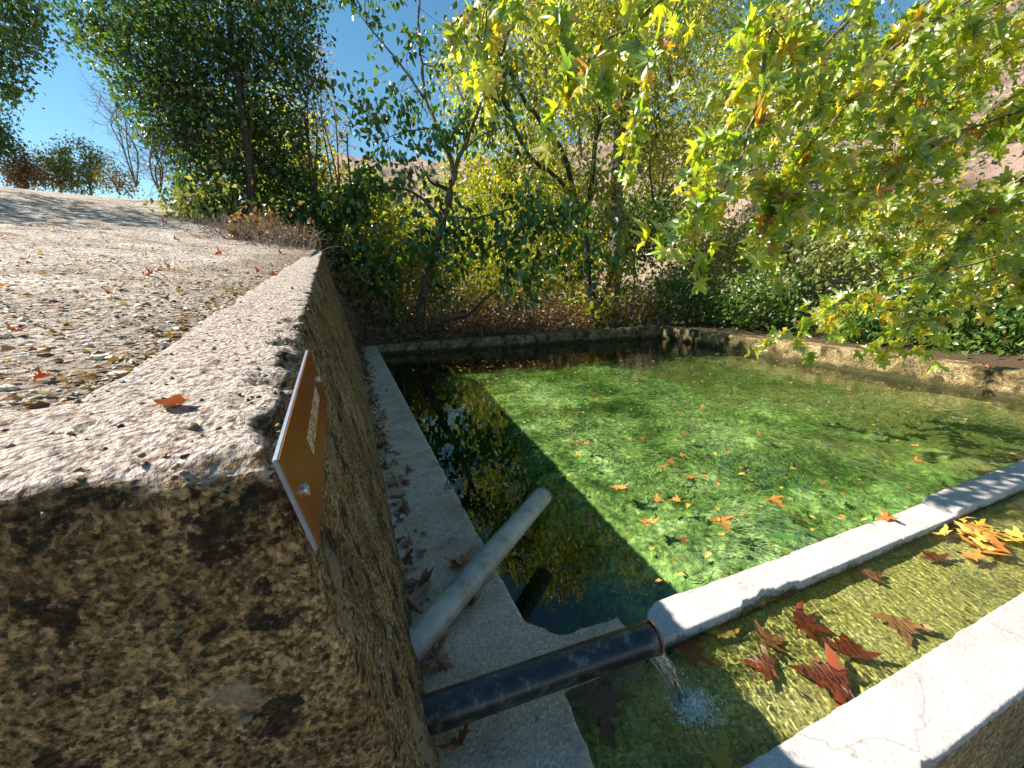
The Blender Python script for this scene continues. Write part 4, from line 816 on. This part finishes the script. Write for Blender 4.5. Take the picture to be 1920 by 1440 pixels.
# the plane tree: trunk outside the frame to the right, boughs reaching over the pool
PT = np.array([6.4, -1.6, -0.5])
pt = thing('plane_tree', 'plane tree whose yellow green lobed leaves hang over the pool from above right', 'tree', loc=tuple(PT))
trunk = [PT, PT + [0.05, 0, 1.5], PT + [-0.1, 0.1, 3.2], PT + [-0.3, 0.4, 5.0], PT + [-0.5, 0.8, 7.0]]
boughs = [  # pixel path with depths, sub-branches, leaves
    ([(1560, -160, 2.9), (1470, -40, 2.8), (1442, 60, 2.7), (1425, 180, 2.6), (1385, 300, 2.5), (1330, 400, 2.5), (1285, 470, 2.5)], 8, 'c'),
    ([(1990, -60, 3.6), (1850, 20, 3.6), (1780, 95, 3.6), (1740, 170, 3.6), (1700, 260, 3.5), (1640, 330, 3.5)], 12, 'c'),
    ([(2060, 150, 3.6), (1920, 205, 3.7), (1760, 262, 3.7), (1640, 320, 3.7), (1520, 400, 3.6), (1430, 450, 3.5)], 14, 'd'),
    ([(2080, 260, 3.9), (1940, 320, 3.9), (1850, 400, 3.8), (1780, 490, 3.8), (1725, 580, 3.7), (1690, 655, 3.6)], 12, 'c'),
    ([(2060, 380, 4.4), (1900, 470, 4.4), (1760, 510, 4.4), (1640, 540, 4.3), (1530, 590, 4.3), (1445, 640, 4.2)], 11, 'd'),
    ([(1400, -160, 2.5), (1290, -50, 2.4), (1220, 20, 2.3), (1150, 70, 2.3), (1090, 130, 2.2), (1060, 170, 2.2)], 4, 'c'),
    ([(1150, -180, 2.3), (1020, -60, 2.2), (930, -10, 2.2), (870, 30, 2.1), (845, 60, 2.1)], 3, 'c'),
    ([(1760, -140, 3.0), (1650, -20, 3.0), (1560, 70, 3.0), (1480, 150, 3.0), (1400, 240, 2.9), (1340, 300, 2.9)], 9, 'c'),
    ([(1980, -120, 3.3), (1840, -10, 3.2), (1700, 70, 3.2), (1600, 180, 3.2), (1510, 290, 3.1), (1450, 370, 3.1)], 16, 'd'),
    ([(2040, 80, 4.6), (1900, 90, 4.7), (1760, 180, 4.8), (1600, 230, 4.8), (1480, 270, 4.8)], 12, 'd'),
    ([(2080, 480, 4.2), (1960, 480, 4.3), (1880, 520, 4.3), (1800, 540, 4.2)], 7, 'd'),
    ([(2060, -40, 4.2), (1930, 40, 4.2), (1830, 120, 4.2), (1740, 230, 4.2), (1660, 330, 4.1), (1600, 400, 4.1)], 14, 'd'),
    ([(2080, 120, 4.8), (1960, 150, 4.9), (1860, 210, 5.0), (1780, 300, 5.0), (1700, 380, 5.0), (1640, 440, 5.0)], 13, 'd'),
    ([(1860, -120, 3.8), (1760, -20, 3.9), (1680, 60, 3.9), (1600, 120, 3.9), (1530, 200, 3.9)], 14, 'd'),
    ([(1620, -140, 3.7), (1540, -30, 3.7), (1480, 40, 3.7), (1420, 110, 3.7), (1350, 170, 3.7)], 11, 'd'),
    ([(2080, 330, 5.2), (1950, 360, 5.3), (1860, 430, 5.3), (1760, 440, 5.3), (1660, 470, 5.3)], 12, 'd'),
    ([(1330, -140, 3.4), (1270, 0, 3.4), (1230, 90, 3.4), (1200, 170, 3.4), (1190, 240, 3.4)], 4, 'c')]
polys = [(smooth_poly(trunk), np.linspace(0.32, 0.16, 17))]; bpolys = []; LP, LD, LN = [], [], []
for pts, nsub, kind in boughs:
    q = smooth_poly([at(*p) for p in pts], None, 0.01); bpolys.append((q, np.linspace(0.016, 0.004, len(q))))
    j = np.array([np.linalg.norm(np.array(trunk[k]) - q[0]) for k in range(2, 5)]).argmin() + 2
    mid = (trunk[j] + q[0]) / 2 + np.array([0, 0, 0.5]); bpolys.append((smooth_poly([trunk[j], mid, q[0]], 9), np.linspace(0.06, 0.016, 9)))
    subs = sprout(q[3:], 0.005, int(nsub * 2.4), 0.50, up=-0.25, lo=0.0, steps=6, droop=0.12)
    for b in subs + [(q[len(q) // 3:], None)]:
        if b[1] is not None: bpolys.append(b)
        bp = b[0]; T = unit(np.gradient(bp, axis=0))
        for i in range(1, len(bp)):
            for _ in range(rng.integers(1, 3) if b[1] is not None else 1):
                LP.append(bp[i] + rng.normal(0, 0.02, 3)); s = unit(rng.normal(0, 1, 3))
                LD.append(unit(T[i] * 0.45 + s * 0.7 + np.array([0, 0, -0.75]))); LN.append(rng.normal(0, 0.7, 3) + np.array([-0.3, -0.35, 0.55]))
child(obj('trunk', tubes_mesh('trunk', polys, 14), M['bark_pale']), pt)
child(obj('boughs', tubes_mesh('boughs', bpolys, 7), M['twig']), pt)
LP, LD, LN = np.array(LP), np.array(LD), np.array(LN)
size = rng.uniform(0.07, 0.15, len(LP))
vis = (LP - EYE) @ R; px = 960 + FPX * vis[:, 0] / -vis[:, 2]; py = 720 - FPX * vis[:, 1] / -vis[:, 2]
inv = (px > -40) & (px < 1960) & (py > -40) & (py < 1480) & (-vis[:, 2] > 0.5)
score = np.where(inv, size / -vis[:, 2], 0); order = np.argsort(-score); top = order[:300]; rest = order[300:]
print('plane leaves', len(LP), inv.sum())
PLV = [curled(PLANE, 0.25 + 0.2 * k, 50 + k) for k in range(5)]
child(obj('foliage', leaves_mesh('foliage', PLV[1], LP[rest], LD[rest], LN[rest], size[rest]), M['planeA']), pt)['kind'] = 'stuff'
pmesh = [mesh_np('leaf', Vt, Tt) for Vt, Tt in PLV]
for mm_ in pmesh: mm_.materials.append(M['planeO'])
def place(name, me, pos, d, nr, s, parent=None, mat=None):
    d = unit(d); x = unit(np.cross(d, nr)); z = np.cross(x, d)
    o = bpy.data.objects.new(name, me); COL.objects.link(o)
    m = Matrix.Identity(4)
    for i in range(3): m[i][0] = x[i] * s; m[i][1] = d[i] * s; m[i][2] = z[i] * s; m[i][3] = pos[i]
    if parent is not None: o.parent = parent; m = Matrix.Translation(parent.location).inverted() @ m
    o.matrix_basis = m
    if mat is not None: o.material_slots[0].link = 'OBJECT'; o.material_slots[0].material = mat
    return o
for i in top: place('leaf', pmesh[rng.integers(5)], LP[i], LD[i], LN[i], size[i], pt)

# ------------------------------------------------------------------ far wood and hillside scrub, each one mass
def clumpy(n, per, spread, fx):
    c = fx(n); return cluster_leaves(c, per, spread, 0.5)
def wood(n):
    X = rng.uniform(-4, 11, n); Y = rng.uniform(15, 30, n); g_ = ground_h(X, Y); top = 2.2 + 3.2 * fbm(np.stack([X, Y, X * 0], -1), 0.35, 2, 71) + 0.12 * np.maximum(X, 0)
    return np.stack([X, Y, g_ + top * rng.random(n) ** 0.7], -1)
pos, d, nr, rnd = clumpy(4200, 9, 0.32, wood)
o = obj('far_wood', leaves_mesh('far_wood', OVATE_LO, pos, d, nr, rng.uniform(0.12, 0.24, len(pos)), np.clip(rnd * 0.9, 0, 1)), M['poplar']); tag(o, 'far yellow green wood filling the valley behind the trees', 'wood', kind='stuff')
def scrub(n):
    X = 10 + rng.exponential(14, n); Y = rng.uniform(-2, 60, n); k = fbm(np.stack([X, Y, X * 0], -1), 0.16, 3, 44) + rng.normal(0, 0.05, n) > 0.48
    X, Y = X[k], Y[k]; return np.stack([X, Y, ground_h(X, Y) + rng.uniform(0, 0.7, len(X)) * (1 + 0.02 * Y)], -1)
pos, d, nr, rnd = clumpy(5200, 8, 0.30, scrub)
o = obj('hillside_scrub', leaves_mesh('hillside_scrub', OVATE_LO, pos, d, nr, rng.uniform(0.12, 0.26, len(pos)), rnd), M['shrub']); tag(o, 'dark scrub dotted over the pink hillside', 'scrub', kind='stuff')

# ------------------------------------------------------------------ undergrowth (nobody could count it)
n = 22000
X = rng.uniform(-0.6, 8.6, n); Y = yf(X) + 0.45 + rng.exponential(1.3, n); bank = rng.random(n) < 0.22
Y = np.where(bank, rng.uniform(7.7, 10.6, n), Y); X = np.where(bank, np.where(Y < 9.75, rng.uniform(-1.6, 0.02, n), rng.uniform(-1.6, 1.0, n)), X)
Z = ground_h(X, Y) + rng.exponential(0.33, n) * np.where(bank, 0.3, 1.0)
pos = np.stack([X, Y, Z], -1); nr = rng.normal(0, 1, (n, 3))
o = obj('undergrowth', leaves_mesh('undergrowth', OVATE_LO, pos, rng.normal(0, 1, (n, 3)), nr, rng.uniform(0.05, 0.13, n)), M['dry']); tag(o, 'tangle of dry brown undergrowth behind the far pool wall', 'undergrowth', kind='stuff')
tw = []
for k in range(700):
    x = rng.uniform(-0.8, 8.6); y = yf(x) + 0.4 + rng.exponential(1.0); z = float(ground_h(np.array([x]), np.array([y]))[0]); p = np.array([x, y, z]); d = unit(rng.normal(0, 1, 3) * [1, 1, 0.4] + [0, 0, 0.8]); q = [p]
    for s in range(6): d = unit(d + rng.normal(0, 0.3, 3)); q.append(q[-1] + d * rng.uniform(0.08, 0.24))
    tw.append((np.array(q), np.linspace(0.007, 0.002, 7)))
for k in range(1500):      # dry stems on the path bank
    y = rng.uniform(7.3, 10.2) if rng.random() < 0.5 else rng.uniform(7, 15); x = -0.7 + rng.normal(0, 0.5) - 0.22 * (y - 7); z = float(ground_h(np.array([x]), np.array([y]))[0]); p = np.array([x, y, z]); d = unit(rng.normal(0, 1, 3) * [1, 1, 0.4] + [0, 0, 0.9]); q = [p]
    for s in range(5): d = unit(d + rng.normal(0, 0.3, 3)); q.append(q[-1] + d * rng.uniform(0.04, 0.12))
    tw.append((np.array(q), np.linspace(0.005, 0.0015, 6)))
o = obj('dry_brush', tubes_mesh('dry_brush', tw, 4), M['twig_pale']); tag(o, 'dry bare brushwood on the bank behind the pool', 'brushwood', kind='stuff')
# gravel and litter on the path
n = 5200; X = -0.46 - rng.exponential(1.6, n); Y = 0.9 + rng.exponential(2.2, n); k = (X > -7) & (Y < 11); X, Y = X[k], Y[k]; n = len(X)
P0 = np.stack([X, Y, path_h(X, Y) + 0.002], -1); r_ = rng.uniform(0.002, 0.007, n) * (1 + 2.4 * (rng.random(n) > 0.96))
M['gravel'] = stone_mat('gravel_stone', [(0.3, (0.46, 0.36, 0.27)), (0.6, (0.72, 0.62, 0.51))], 6, 60, 0.4)
me = blobs('gravel', P0, r_, 0.45); V = np.empty(len(me.vertices) * 3, np.float32); me.vertices.foreach_get('co', V); V = V.reshape(-1, 3)
V += ((vnoise(V, 60, 3) - 0.5)[:, None] * np.repeat(r_, 12)[:, None]) * 0.9 * unit(V - np.repeat(P0, 12, 0)); me.vertices.foreach_set('co', V.ravel()); me.polygons.foreach_set('use_smooth', np.zeros(len(me.polygons), bool)); me.update()
o = obj('gravel', me, M['gravel']); tag(o, 'loose pale gravel scattered on the dusty path', 'gravel', kind='stuff')
n = 4200; X = -0.44 - np.where(rng.random(n) < 0.14, np.abs(rng.normal(0, 0.10, n)), rng.exponential(1.8, n)); Y = 0.9 + rng.exponential(3.0, n); k = (X > -9) & (Y < 14); X, Y = X[k], Y[k]; n = len(X)
pos = np.stack([X, Y, path_h(X, Y) + 0.006], -1); nr = rng.normal(0, 0.4, (n, 3)); nr[:, 2] += 1; d = rng.normal(0, 1, (n, 3)) * [1, 1, 0.15]
o = obj('leaf_litter', leaves_mesh('leaf_litter', OVATE_LO, pos, d, nr, rng.uniform(0.012, 0.035, n)), M['dry']); tag(o, 'fine crumbled leaf litter on the path', 'leaf litter', kind='stuff')

# ------------------------------------------------------------------ fallen leaves, one object each
fm = [mesh_np('fallen_leaf', *curled(PLANE, 0.15 + 0.16 * k, 80 + k)) for k in range(5)]; flat = [mesh_np('fallen_leaf', *curled(PLANE, 0.06, 90 + k)) for k in range(3)]; ov = [mesh_np('fallen_leaf', *curled(OVATE, 0.15, 95 + k)) for k in range(2)]
for mm_ in fm + flat + ov: mm_.materials.append(M['f_brown'])
def fallen(pos, size, mat, label, group, mesh=None, tilt=0.2):
    a = rng.uniform(0, 2 * np.pi); d = np.array([np.cos(a), np.sin(a), rng.normal(0, tilt * 0.5)]); nr = np.array([rng.normal(0, tilt), rng.normal(0, tilt), 1.0])
    o = place('fallen_leaf', mesh, np.asarray(pos) - unit(d) * size * 0.4, d, nr, size, None, M[mat]); tag(o, label, 'leaf', group); return o
pick = lambda L_: L_[rng.integers(len(L_))]
# heaped along the foot of the wall on the ledge
for k in range(50):
    y = 1.5 + rng.random() ** 0.8 * 8.0; x = 0.115 + abs(rng.normal(0, 0.05 + 0.05 * (rng.random() > 0.75))); 
    fallen((min(x, 0.48), y, 0.016), rng.uniform(0.05, 0.085), 'f_brown', 'curled dry brown leaf in the drift along the foot of the wall on the ledge', 'brown leaves drifted along the ledge', pick(fm), 0.4)
for (x, y, s, lab) in ((735, 905, .07, 'small cluster leaf near the wall on the grey ledge beside the white cracks'), (755, 955, .08, 'brown leaf on the ledge between the white cracks and the wall'), (842, 912, .06, 'rusty leaf balanced on the pool side edge of the ledge'),
                       (768, 882, .055, 'lone brown leaf in the middle of the ledge above the white cracks'), (790, 1090, .12, 'large dark brown lobed leaf on the ledge beside the grey pipe'), (858, 1052, .11, 'dark brown lobed leaf tucked behind the grey pipe'),
                       (778, 1130, .10, 'curled brown leaf where the grey pipe meets the wall'), (825, 1240, .09, 'brown leaf lying on the ledge between the two pipes'), (855, 1390, .08, 'brown leaf under the black pipe next to the wall'), (885, 1128, .06, 'ochre leaf under the grey pipe on the ledge')):
    p = onz(x, y, 0.015); fallen(p, s * 1.15, 'f_brown', lab, None, pick(fm), 0.35)
# floating on the pool
for k in range(78):
    x, y = rng.uniform(0.7, 7.3), rng.uniform(1.3, 9.0); far = y > 5 or x > 4
    if rng.random() < 0.55: fallen((x, y, PW + 0.004), rng.uniform(0.035, 0.06), 'f_yellow', 'small yellow leaf floating on the pool', 'yellow leaves floating on the pool', pick(ov), 0.04)
    else: fallen((x, y, PW + 0.004), rng.uniform(0.05, 0.085), pick(['f_orange', 'f_brown', 'f_brown']), 'orange or brown lobed leaf floating on the pool', 'lobed leaves floating on the pool', pick(flat), 0.05)
for k in range(20):
    x = rng.uniform(0.7, 7.6); y = yf(x) - rng.exponential(0.5) - 0.05
    fallen((x, y, PW + 0.004), rng.uniform(0.04, 0.08), pick(['f_brown', 'f_yellow', 'f_orange']), 'leaf floating in the dark water under the far wall', 'leaves floating along the far wall', pick(ov + flat), 0.05)
for (x, y, s, m_, msh, lab) in ((1215, 975, .13, 'f_orange', 0, 'bright orange lobed leaf floating in the near part of the pool'), (1455, 940, .15, 'f_orange', 0, 'large orange leaf raft floating near the parapet'), (1355, 980, .16, 'f_orange', 0, 'orange lobed leaf floating beside two yellow leaves'),
        (1462, 1005, .14, 'f_green', 0, 'fresh green lobed leaf floating near the parapet'), (1160, 912, .14, 'f_orange', 0, 'orange leaf at the edge of the shade on the pool'), (1345, 975, .07, 'f_yellow', 1, 'yellow leaf touching the orange lobed leaf'), (1352, 1002, .085, 'f_yellow', 1, 'pointed yellow leaf below the orange lobed leaf'),
        (1222, 1028, .07, 'f_yellow', 1, 'yellow leaf close to the shaded water, left one'), (1328, 1040, .08, 'f_yellow', 1, 'yellow heart shaped leaf near the sunny parapet'), (1278, 1078, .07, 'f_yellow', 1, 'pale leaf close to the parapet, nearest the shadow'), (965, 1040, .06, 'f_yellow', 1, 'yellow leaf on dark water right of the grey pipe'),
        (1043, 1040, .05, 'f_yellow', 1, 'small yellow leaf alone on the dark shaded water'), (1522, 970, .06, 'f_yellow', 1, 'yellow leaf floating close to the parapet top joint'), (1725, 865, .13, 'f_orange', 0, 'orange leaf floating on the rippled right side of the pool'), (1290, 893, .12, 'f_orange', 0, 'orange leaf floating amid green algae in mid pool')):
    fallen(onz(x, y, PW + 0.004), s * 0.8, m_, lab, None, pick(ov) if msh else pick(flat), 0.05)
for k in range(36):
    p = onz(rng.normal(1380, 230), rng.normal(890, 80), PW + 0.004)
    if p[1] < 1.2: continue
    if k % 3: fallen(p, rng.uniform(0.04, 0.075), pick(['f_yellow', 'f_yellow', 'f_orange']), 'yellow leaf in the loose scatter on the near sunlit part of the pool', 'leaf scatter near the parapet', pick(ov), 0.05)
    else: fallen(p - [0, 0, 0.03 * (k % 2)], rng.uniform(0.06, 0.10), pick(['f_brown', 'f_brown', 'f_orange']), 'lobed leaf in the loose scatter on the near sunlit part of the pool', 'lobed leaf scatter near the parapet', pick(flat), 0.08)
# in and on the trough
for (x, y, s, m_, z, lab) in ((1545, 1270, .15, 'f_red', -0.06, 'largest dark red lobed leaf sunk in the trough against the kerb'), (1520, 1175, .13, 'f_red', -0.07, 'orange red lobed leaf sunk in the middle of the trough'), (1590, 1215, .12, 'f_red', -0.07, 'crumpled red leaf just right of the middle of the trough'), (1425, 1250, .10, 'f_red', -0.075, 'small rust leaf near the caustic patch in the trough'),
        (1445, 1200, .10, 'f_brown', -0.075, 'brown leaf in the trough left of the orange red leaf'), (1690, 1180, .12, 'f_brown', -0.07, 'brown lobed leaf in the sunny right part of the trough'), (1352, 1185, .09, 'f_yellow', -0.075, 'ochre lobed leaf in the shade of the parapet'), (1290, 1215, .16, 'f_brown', -0.09, 'big brown leaf lying under water near the pipe mouth'), (1745, 1045, .10, 'f_brown', -0.07, 'brown leaf at the shadow edge of the trough'),
        (1635, 1080, .09, 'f_brown', -0.07, 'dark curled leaf in the parapet shadow of the trough'), (1350, 1425, .08, 'f_yellow', -0.09, 'yellow leaf on the trough bottom near the kerb in shade'), (1130, 1340, .15, 'f_brown', -0.12, 'brown leaf in the dark corner of the trough by the ledge')):
    fallen(onz(x, y, z), s * 1.1, m_, lab, None, pick(flat), 0.10).cycles.is_caustics_receiver = True
for k in range(16):
    p = onz(rng.normal(1835, 32), rng.normal(1005, 16), TW + 0.004); fallen(p + [0, 0, 0.002 * (k % 3)], rng.uniform(0.08, 0.13), pick(['f_orange', 'f_orange', 'f_yellow']), 'orange leaf in the raft floating at the far end of the trough', 'leaf raft in the trough', pick(flat), 0.06)
fallen(onz(1660, 970, 0.006), 0.09, 'f_orange', 'orange leaf lying on top of the white parapet', None, fm[0], 0.1)
# path and wall top
def curl_leaf():
    r_ = np.linspace(-1, 1, 13); V, F = [], []
    for a in np.linspace(-0.9, 0.9, 9):
        for b in r_: V.append((a * 0.5 * (1 - 0.45 * b * b), b * 0.5, 0.26 * (a * a * 1.1 + b * b * 0.55) + 0.02 * math.sin(7 * b + 3 * a)))
    for i in range(8):
        for j in range(12): F.append((i * 13 + j, i * 13 + j + 1, i * 13 + j + 14, i * 13 + j + 13))
    return mesh_np('curled_leaf', np.array(V), np.array(F), None, True)
cl = curl_leaf(); cl.materials.append(M['f_rust'])
o = place('fallen_leaf', cl, np.array([-0.272, 0.762, 1.128]), np.array([0.85, -0.25, 0.08]), np.array([0.05, 0.25, 1.0]), 0.043); tag(o, 'curled orange boat shaped leaf on the sunlit top of the retaining wall', 'leaf')
for k in range(52):
    x = -0.5 - rng.exponential(1.3); y = 0.95 + rng.exponential(2.6)
    if y > 12 or x < -7: continue
    z = float(path_h(np.array(x), np.array(y))) + 0.014
    if rng.random() < 0.7: fallen((x, y, z), min(rng.uniform(0.02, 0.032) * (0.7 + 0.35 * y), 0.09), pick(['f_brown', 'f_red', 'f_brown']), 'curled reddish brown leaf lying on the dusty path', 'brown leaves on the path', pick(fm), 0.4)
    else: fallen((x, y, z), min(rng.uniform(0.016, 0.026) * (0.7 + 0.35 * y), 0.08), pick(['f_yellow', 'f_orange']), 'yellow or orange leaf lying on the dusty path', 'yellow leaves on the path', pick(ov + fm), 0.3)
for k in range(18):
    x = xr(3) + rng.uniform(0.0, 0.4); y = rng.uniform(1, 8.4); x = xr(y) + rng.uniform(0.02, 0.36)
    fallen((x, y, 0.128), rng.uniform(0.05, 0.09), pick(['f_brown', 'f_orange']), 'dry leaf lying on top of the right pool wall', 'leaves on the right pool wall', pick(fm), 0.3)
for k in range(12):
    x = rng.uniform(0.5, 7.8); y = yf(x) + rng.uniform(0.05, 0.36)
    fallen((x, y, 0.02 + 0.1 * (x - 0.5) / 7.35), rng.uniform(0.05, 0.09), 'f_brown', 'dry brown leaf lying on top of the far pool wall', 'leaves on the far pool wall', pick(fm), 0.3)
# crumbs of leaf too small to tell apart: on the ledge and floating
def bits(name, pos, size, mat, label, tpl=OVATE_LO):
    n = len(pos); nr = rng.normal(0, 0.25, (n, 3)); nr[:, 2] += 1
    o = obj(name, leaves_mesh(name, tpl, pos, rng.normal(0, 1, (n, 3)) * [1, 1, 0.1], nr, size), M[mat]); tag(o, label, 'leaf litter', kind='stuff')
n = 900; y = 1.4 + rng.random(n) ** 0.7 * 8.2
bits('leaf_drift', np.stack([0.11 + np.abs(rng.normal(0, 0.06, n)), y, np.full(n, 0.008)], -1), rng.uniform(0.015, 0.06, n), 'dry', 'crumbled brown leaves heaped along the foot of the wall')
n = 1100; x = rng.uniform(0.6, 7.4, n); y = np.where(rng.random(n) < 0.4, yf(x) - rng.exponential(0.5, n) - 0.03, rng.uniform(1.2, 9, n)); k = y > 1.15
bits('floating_leaf_bits', np.stack([x, y, np.full(n, PW + 0.003)], -1)[k], rng.uniform(0.015, 0.045, k.sum()), 'gold', 'specks of fallen leaf floating on the pool')
n = 260; x = rng.uniform(1.0, 4.0, n); bits('trough_debris', np.stack([x, rng.uniform(0.56, 0.94, n), np.full(n, TF + 0.016)], -1), rng.uniform(0.01, 0.05, n), 'dry', 'dark bits of twig and leaf on the trough bottom', STR)
